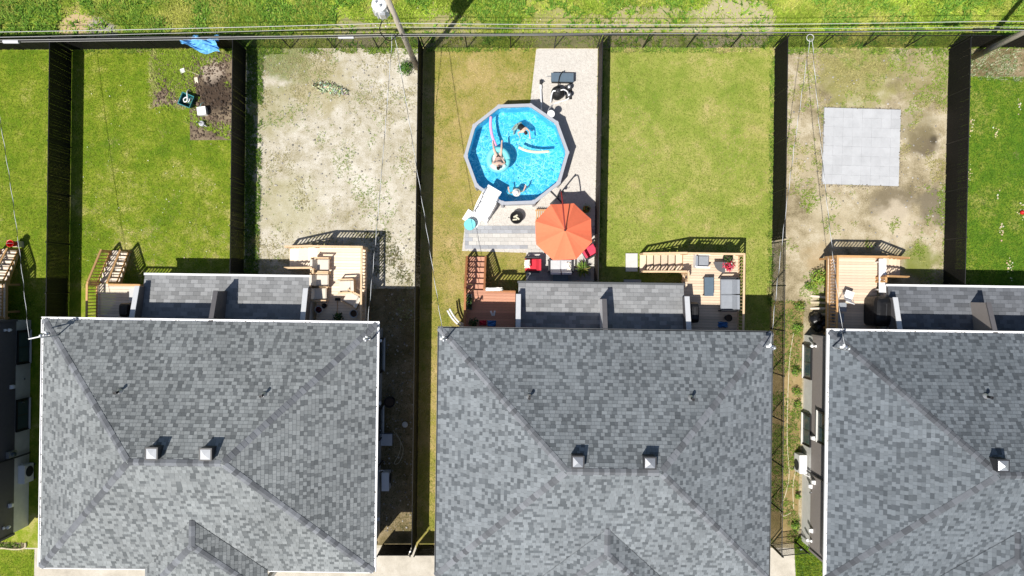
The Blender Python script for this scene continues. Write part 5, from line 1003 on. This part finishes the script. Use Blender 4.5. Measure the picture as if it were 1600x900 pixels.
def specks(label, quad, n, r, cols, seed, clumpy=None):
    q = [at(*p) for p in quad]; rg = random.Random(seed); mb = MB(); cen = [(rg.random(), rg.random()) for _ in range(clumpy)] if clumpy else None
    for _ in range(n):
        s, t_ = (rg.random(), rg.random()) if not cen else [min(1, max(0, c+rg.gauss(0, .022))) for c in rg.choice(cen)]
        p = q[0]*(1-s)*(1-t_)+q[1]*s*(1-t_)+q[2]*s*t_+q[3]*(1-s)*t_; k = r*rg.uniform(.5,1.5); c = tuple(x*rg.uniform(.8,1.1) for x in rg.choice(cols)); a = rg.uniform(0, 6); zz = rg.uniform(.05,.07)
        mb.poly([(p.x+k*math.cos(a+i*1.257), p.y+k*math.sin(a+i*1.257), zz) for i in range(5)], c)
    return mb
W_ = [(.7,.68,.55),(.62,.58,.40)]
tag(specks('', [(1520,130),(1600,130),(1600,440),(1500,440)], 110, .035, [(.55,.50,.28),(.50,.42,.25),(.6,.56,.38)], 5, 9).build('clover_flowers', 'leaf_attr', kind='stuff'), 'pale clover blossoms scattered in the right lawn', 'flowers'); tag(specks('', [(118,120),(380,170),(380,400),(112,430)], 110, .018, W_, 6).build('daisies', 'leaf_attr', kind='stuff'), 'tiny white daisies in the garden lawn', 'flowers')
tag(specks('', [(0,0),(1600,0),(1600,50),(0,50)], 160, .03, W_+[(.6,.6,.2)], 8).build('field_flowers', 'leaf_attr', kind='stuff'), 'scattered pale wildflowers in the field behind the fences', 'flowers')
rg = random.Random(77); mb = MB()
for _ in range(2600):
    rgn = rg.choice(((390,660,90,440),(390,660,90,440),(1235,1475,90,390),(600,650,450,830)))
    p = at(rg.uniform(rgn[0], rgn[1]), rg.uniform(rgn[2], rgn[3])); s_ = .012+.05*rg.random()**3; g_ = rg.uniform(.14,.5); mb.lathe([(s_*rg.uniform(.7,1),0),(s_,s_*.4),(s_*.5,s_*.8)], 5, p.x, p.y, c=(g_,g_*.94,g_*.84), ph=rg.uniform(0,6))
o = mb.build('pebbles', 'leaf_attr', kind='stuff'); o.location.z = .008; tag(o, 'loose pebbles strewn over the bare yards', 'pebbles')

rg = random.Random(123); mb = MB()
for _ in range(1500):
    x, y = rg.uniform(243,361), rg.uniform(84,217)
    if (x < 298 and y > 166): continue
    p = at(x, y); s_ = abs(rg.gauss(.03,.022))+.012; g_ = rg.uniform(.6,1.5)*(1.0 if math.hypot((x-341)/26,(y-150)/34) < 1 else 2.0); mb.lathe([(s_*rg.uniform(.8,1.1),0),(s_*rg.uniform(.8,1),s_*.5),(s_*.4,s_*.9)], 6, p.x, p.y, c=(.055*g_,.039*g_,.028*g_), ph=rg.uniform(0,6))
o = mb.build('soil_clods', 'leaf_attr', kind='stuff'); o.location.z = .012; tag(o, 'crumbly dark soil clods in the vegetable bed', 'soil')
sheet('garden_bed', [(-60,845),(38,848),(40,856),(-60,857)], 'garden_soil', Z+.009)
grass('garden_weeds', 'small plants in the flower bed at the bottom left', [(-30,846),(38,849),(38,856),(-30,856)], 260, .14, .02, .8, LIM+GRN, [(.3,.2,.1)], .7, patch(.5, 1.2, 3, 81), seed=33, n_blades=3, cat='plants')

for k, (lb, q) in enumerate((('rough grass along the back fence of the vegetable garden lawn', [(114,77),(384,76),(384,84),(114,85)]), ('rough grass along the left fence of the empty lawn', [(936,77),(944,77),(938,438),(930,438)]), ('rough grass along the right fence of the empty lawn', [(1203,77),(1210,77),(1206,500),(1199,500)]), ('rough grass along the back fence of the empty lawn', [(936,75),(1209,75),(1209,82),(936,82)]), ('rough grass along the back fence of the pool yard', [(662,75),(838,75),(838,81),(662,81)]), ('rough weeds along the back fence of the dirt yard', [(387,76),(659,75),(659,84),(387,85)]), ('rough weeds along the back fence of the slab pad yard', [(1212,75),(1481,75),(1481,86),(1212,84)]))):
    grass('fence_grass', lb, q, 380, .13, .016, .9, LIM+GRN[1:], Dm, .6, patch(.48, 1.5, 4, 90+k), seed=100+k, n_blades=3)

grass('fence_grass', 'green weeds growing along the left fence of the dirt yard', [(386,77),(412,77),(404,430),(382,430)], 420, .12, .016, .9, GRN+LIM[:1], [(.3,.27,.12)], .6, patch(.42, 1.5, 4, 130, [(388,250,14,400,.25)]), seed=130, n_blades=3)
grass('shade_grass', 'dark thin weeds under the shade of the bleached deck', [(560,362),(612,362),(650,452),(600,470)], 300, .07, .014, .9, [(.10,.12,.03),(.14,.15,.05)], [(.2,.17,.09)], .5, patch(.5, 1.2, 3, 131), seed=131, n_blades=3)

# soil and crumbs washed against the slab pad, weeds in its edge
rg = random.Random(321); mb = MB(); c0 = at(1344.5,230); 
for _ in range(700):
    sd = rg.randrange(4); a_ = rg.uniform(-2.05,2.05); b_ = 2.03+abs(rg.gauss(0,.07))-.04*(rg.random() < .25); q = Vector(((a_,b_),(a_,-b_),(b_,a_),(-b_,a_))[sd]); q.rotate(Matrix.Rotation(R(-1.7), 2)); s_ = .01+.035*rg.random()**2; g_ = rg.uniform(.10,.36); inside = b_ < 2.01
    mb.lathe([(s_,0),(s_*.9,s_*.5),(s_*.4,s_*.8)], 6, c0.x+q.x, c0.y+q.y, c=(g_,g_*.86,g_*.62), ph=rg.uniform(0,6)); 
    if inside:
        for k in range(1, 19): mb.v[-k] = (mb.v[-k][0], mb.v[-k][1], mb.v[-k][2]+.115)
o = mb.build('soil_crumbs', 'leaf_attr', kind='stuff'); o.location.z = .008; tag(o, 'crumbs of soil washed up against the slab pad', 'soil')
grass('yard_weeds', 'rough dry weeds on the bare strip behind the clover lawn', [(1484,77),(1640,77),(1640,128),(1483,124)], 260, .09, .014, .9, GRN+GREY_G, [(.40,.36,.22),(.34,.30,.2)], .4, patch(.45, 1.5, 4, 140), seed=140, n_blades=3)

grass('garden_weeds', 'bright weeds spilling over the edge of the vegetable bed', [(234,80),(300,80),(290,172),(234,172)], 420, .12, .018, .95, [(.28,.40,.03),(.34,.44,.05),(.20,.30,.03)], [(.44,.40,.18)], .5, patch(.56, 1.4, 3.6, 150, [(266,92,60,30,.5),(240,140,10,50,.25),(265,168,40,6,.25)]), seed=150, n_blades=3, cat='weeds')
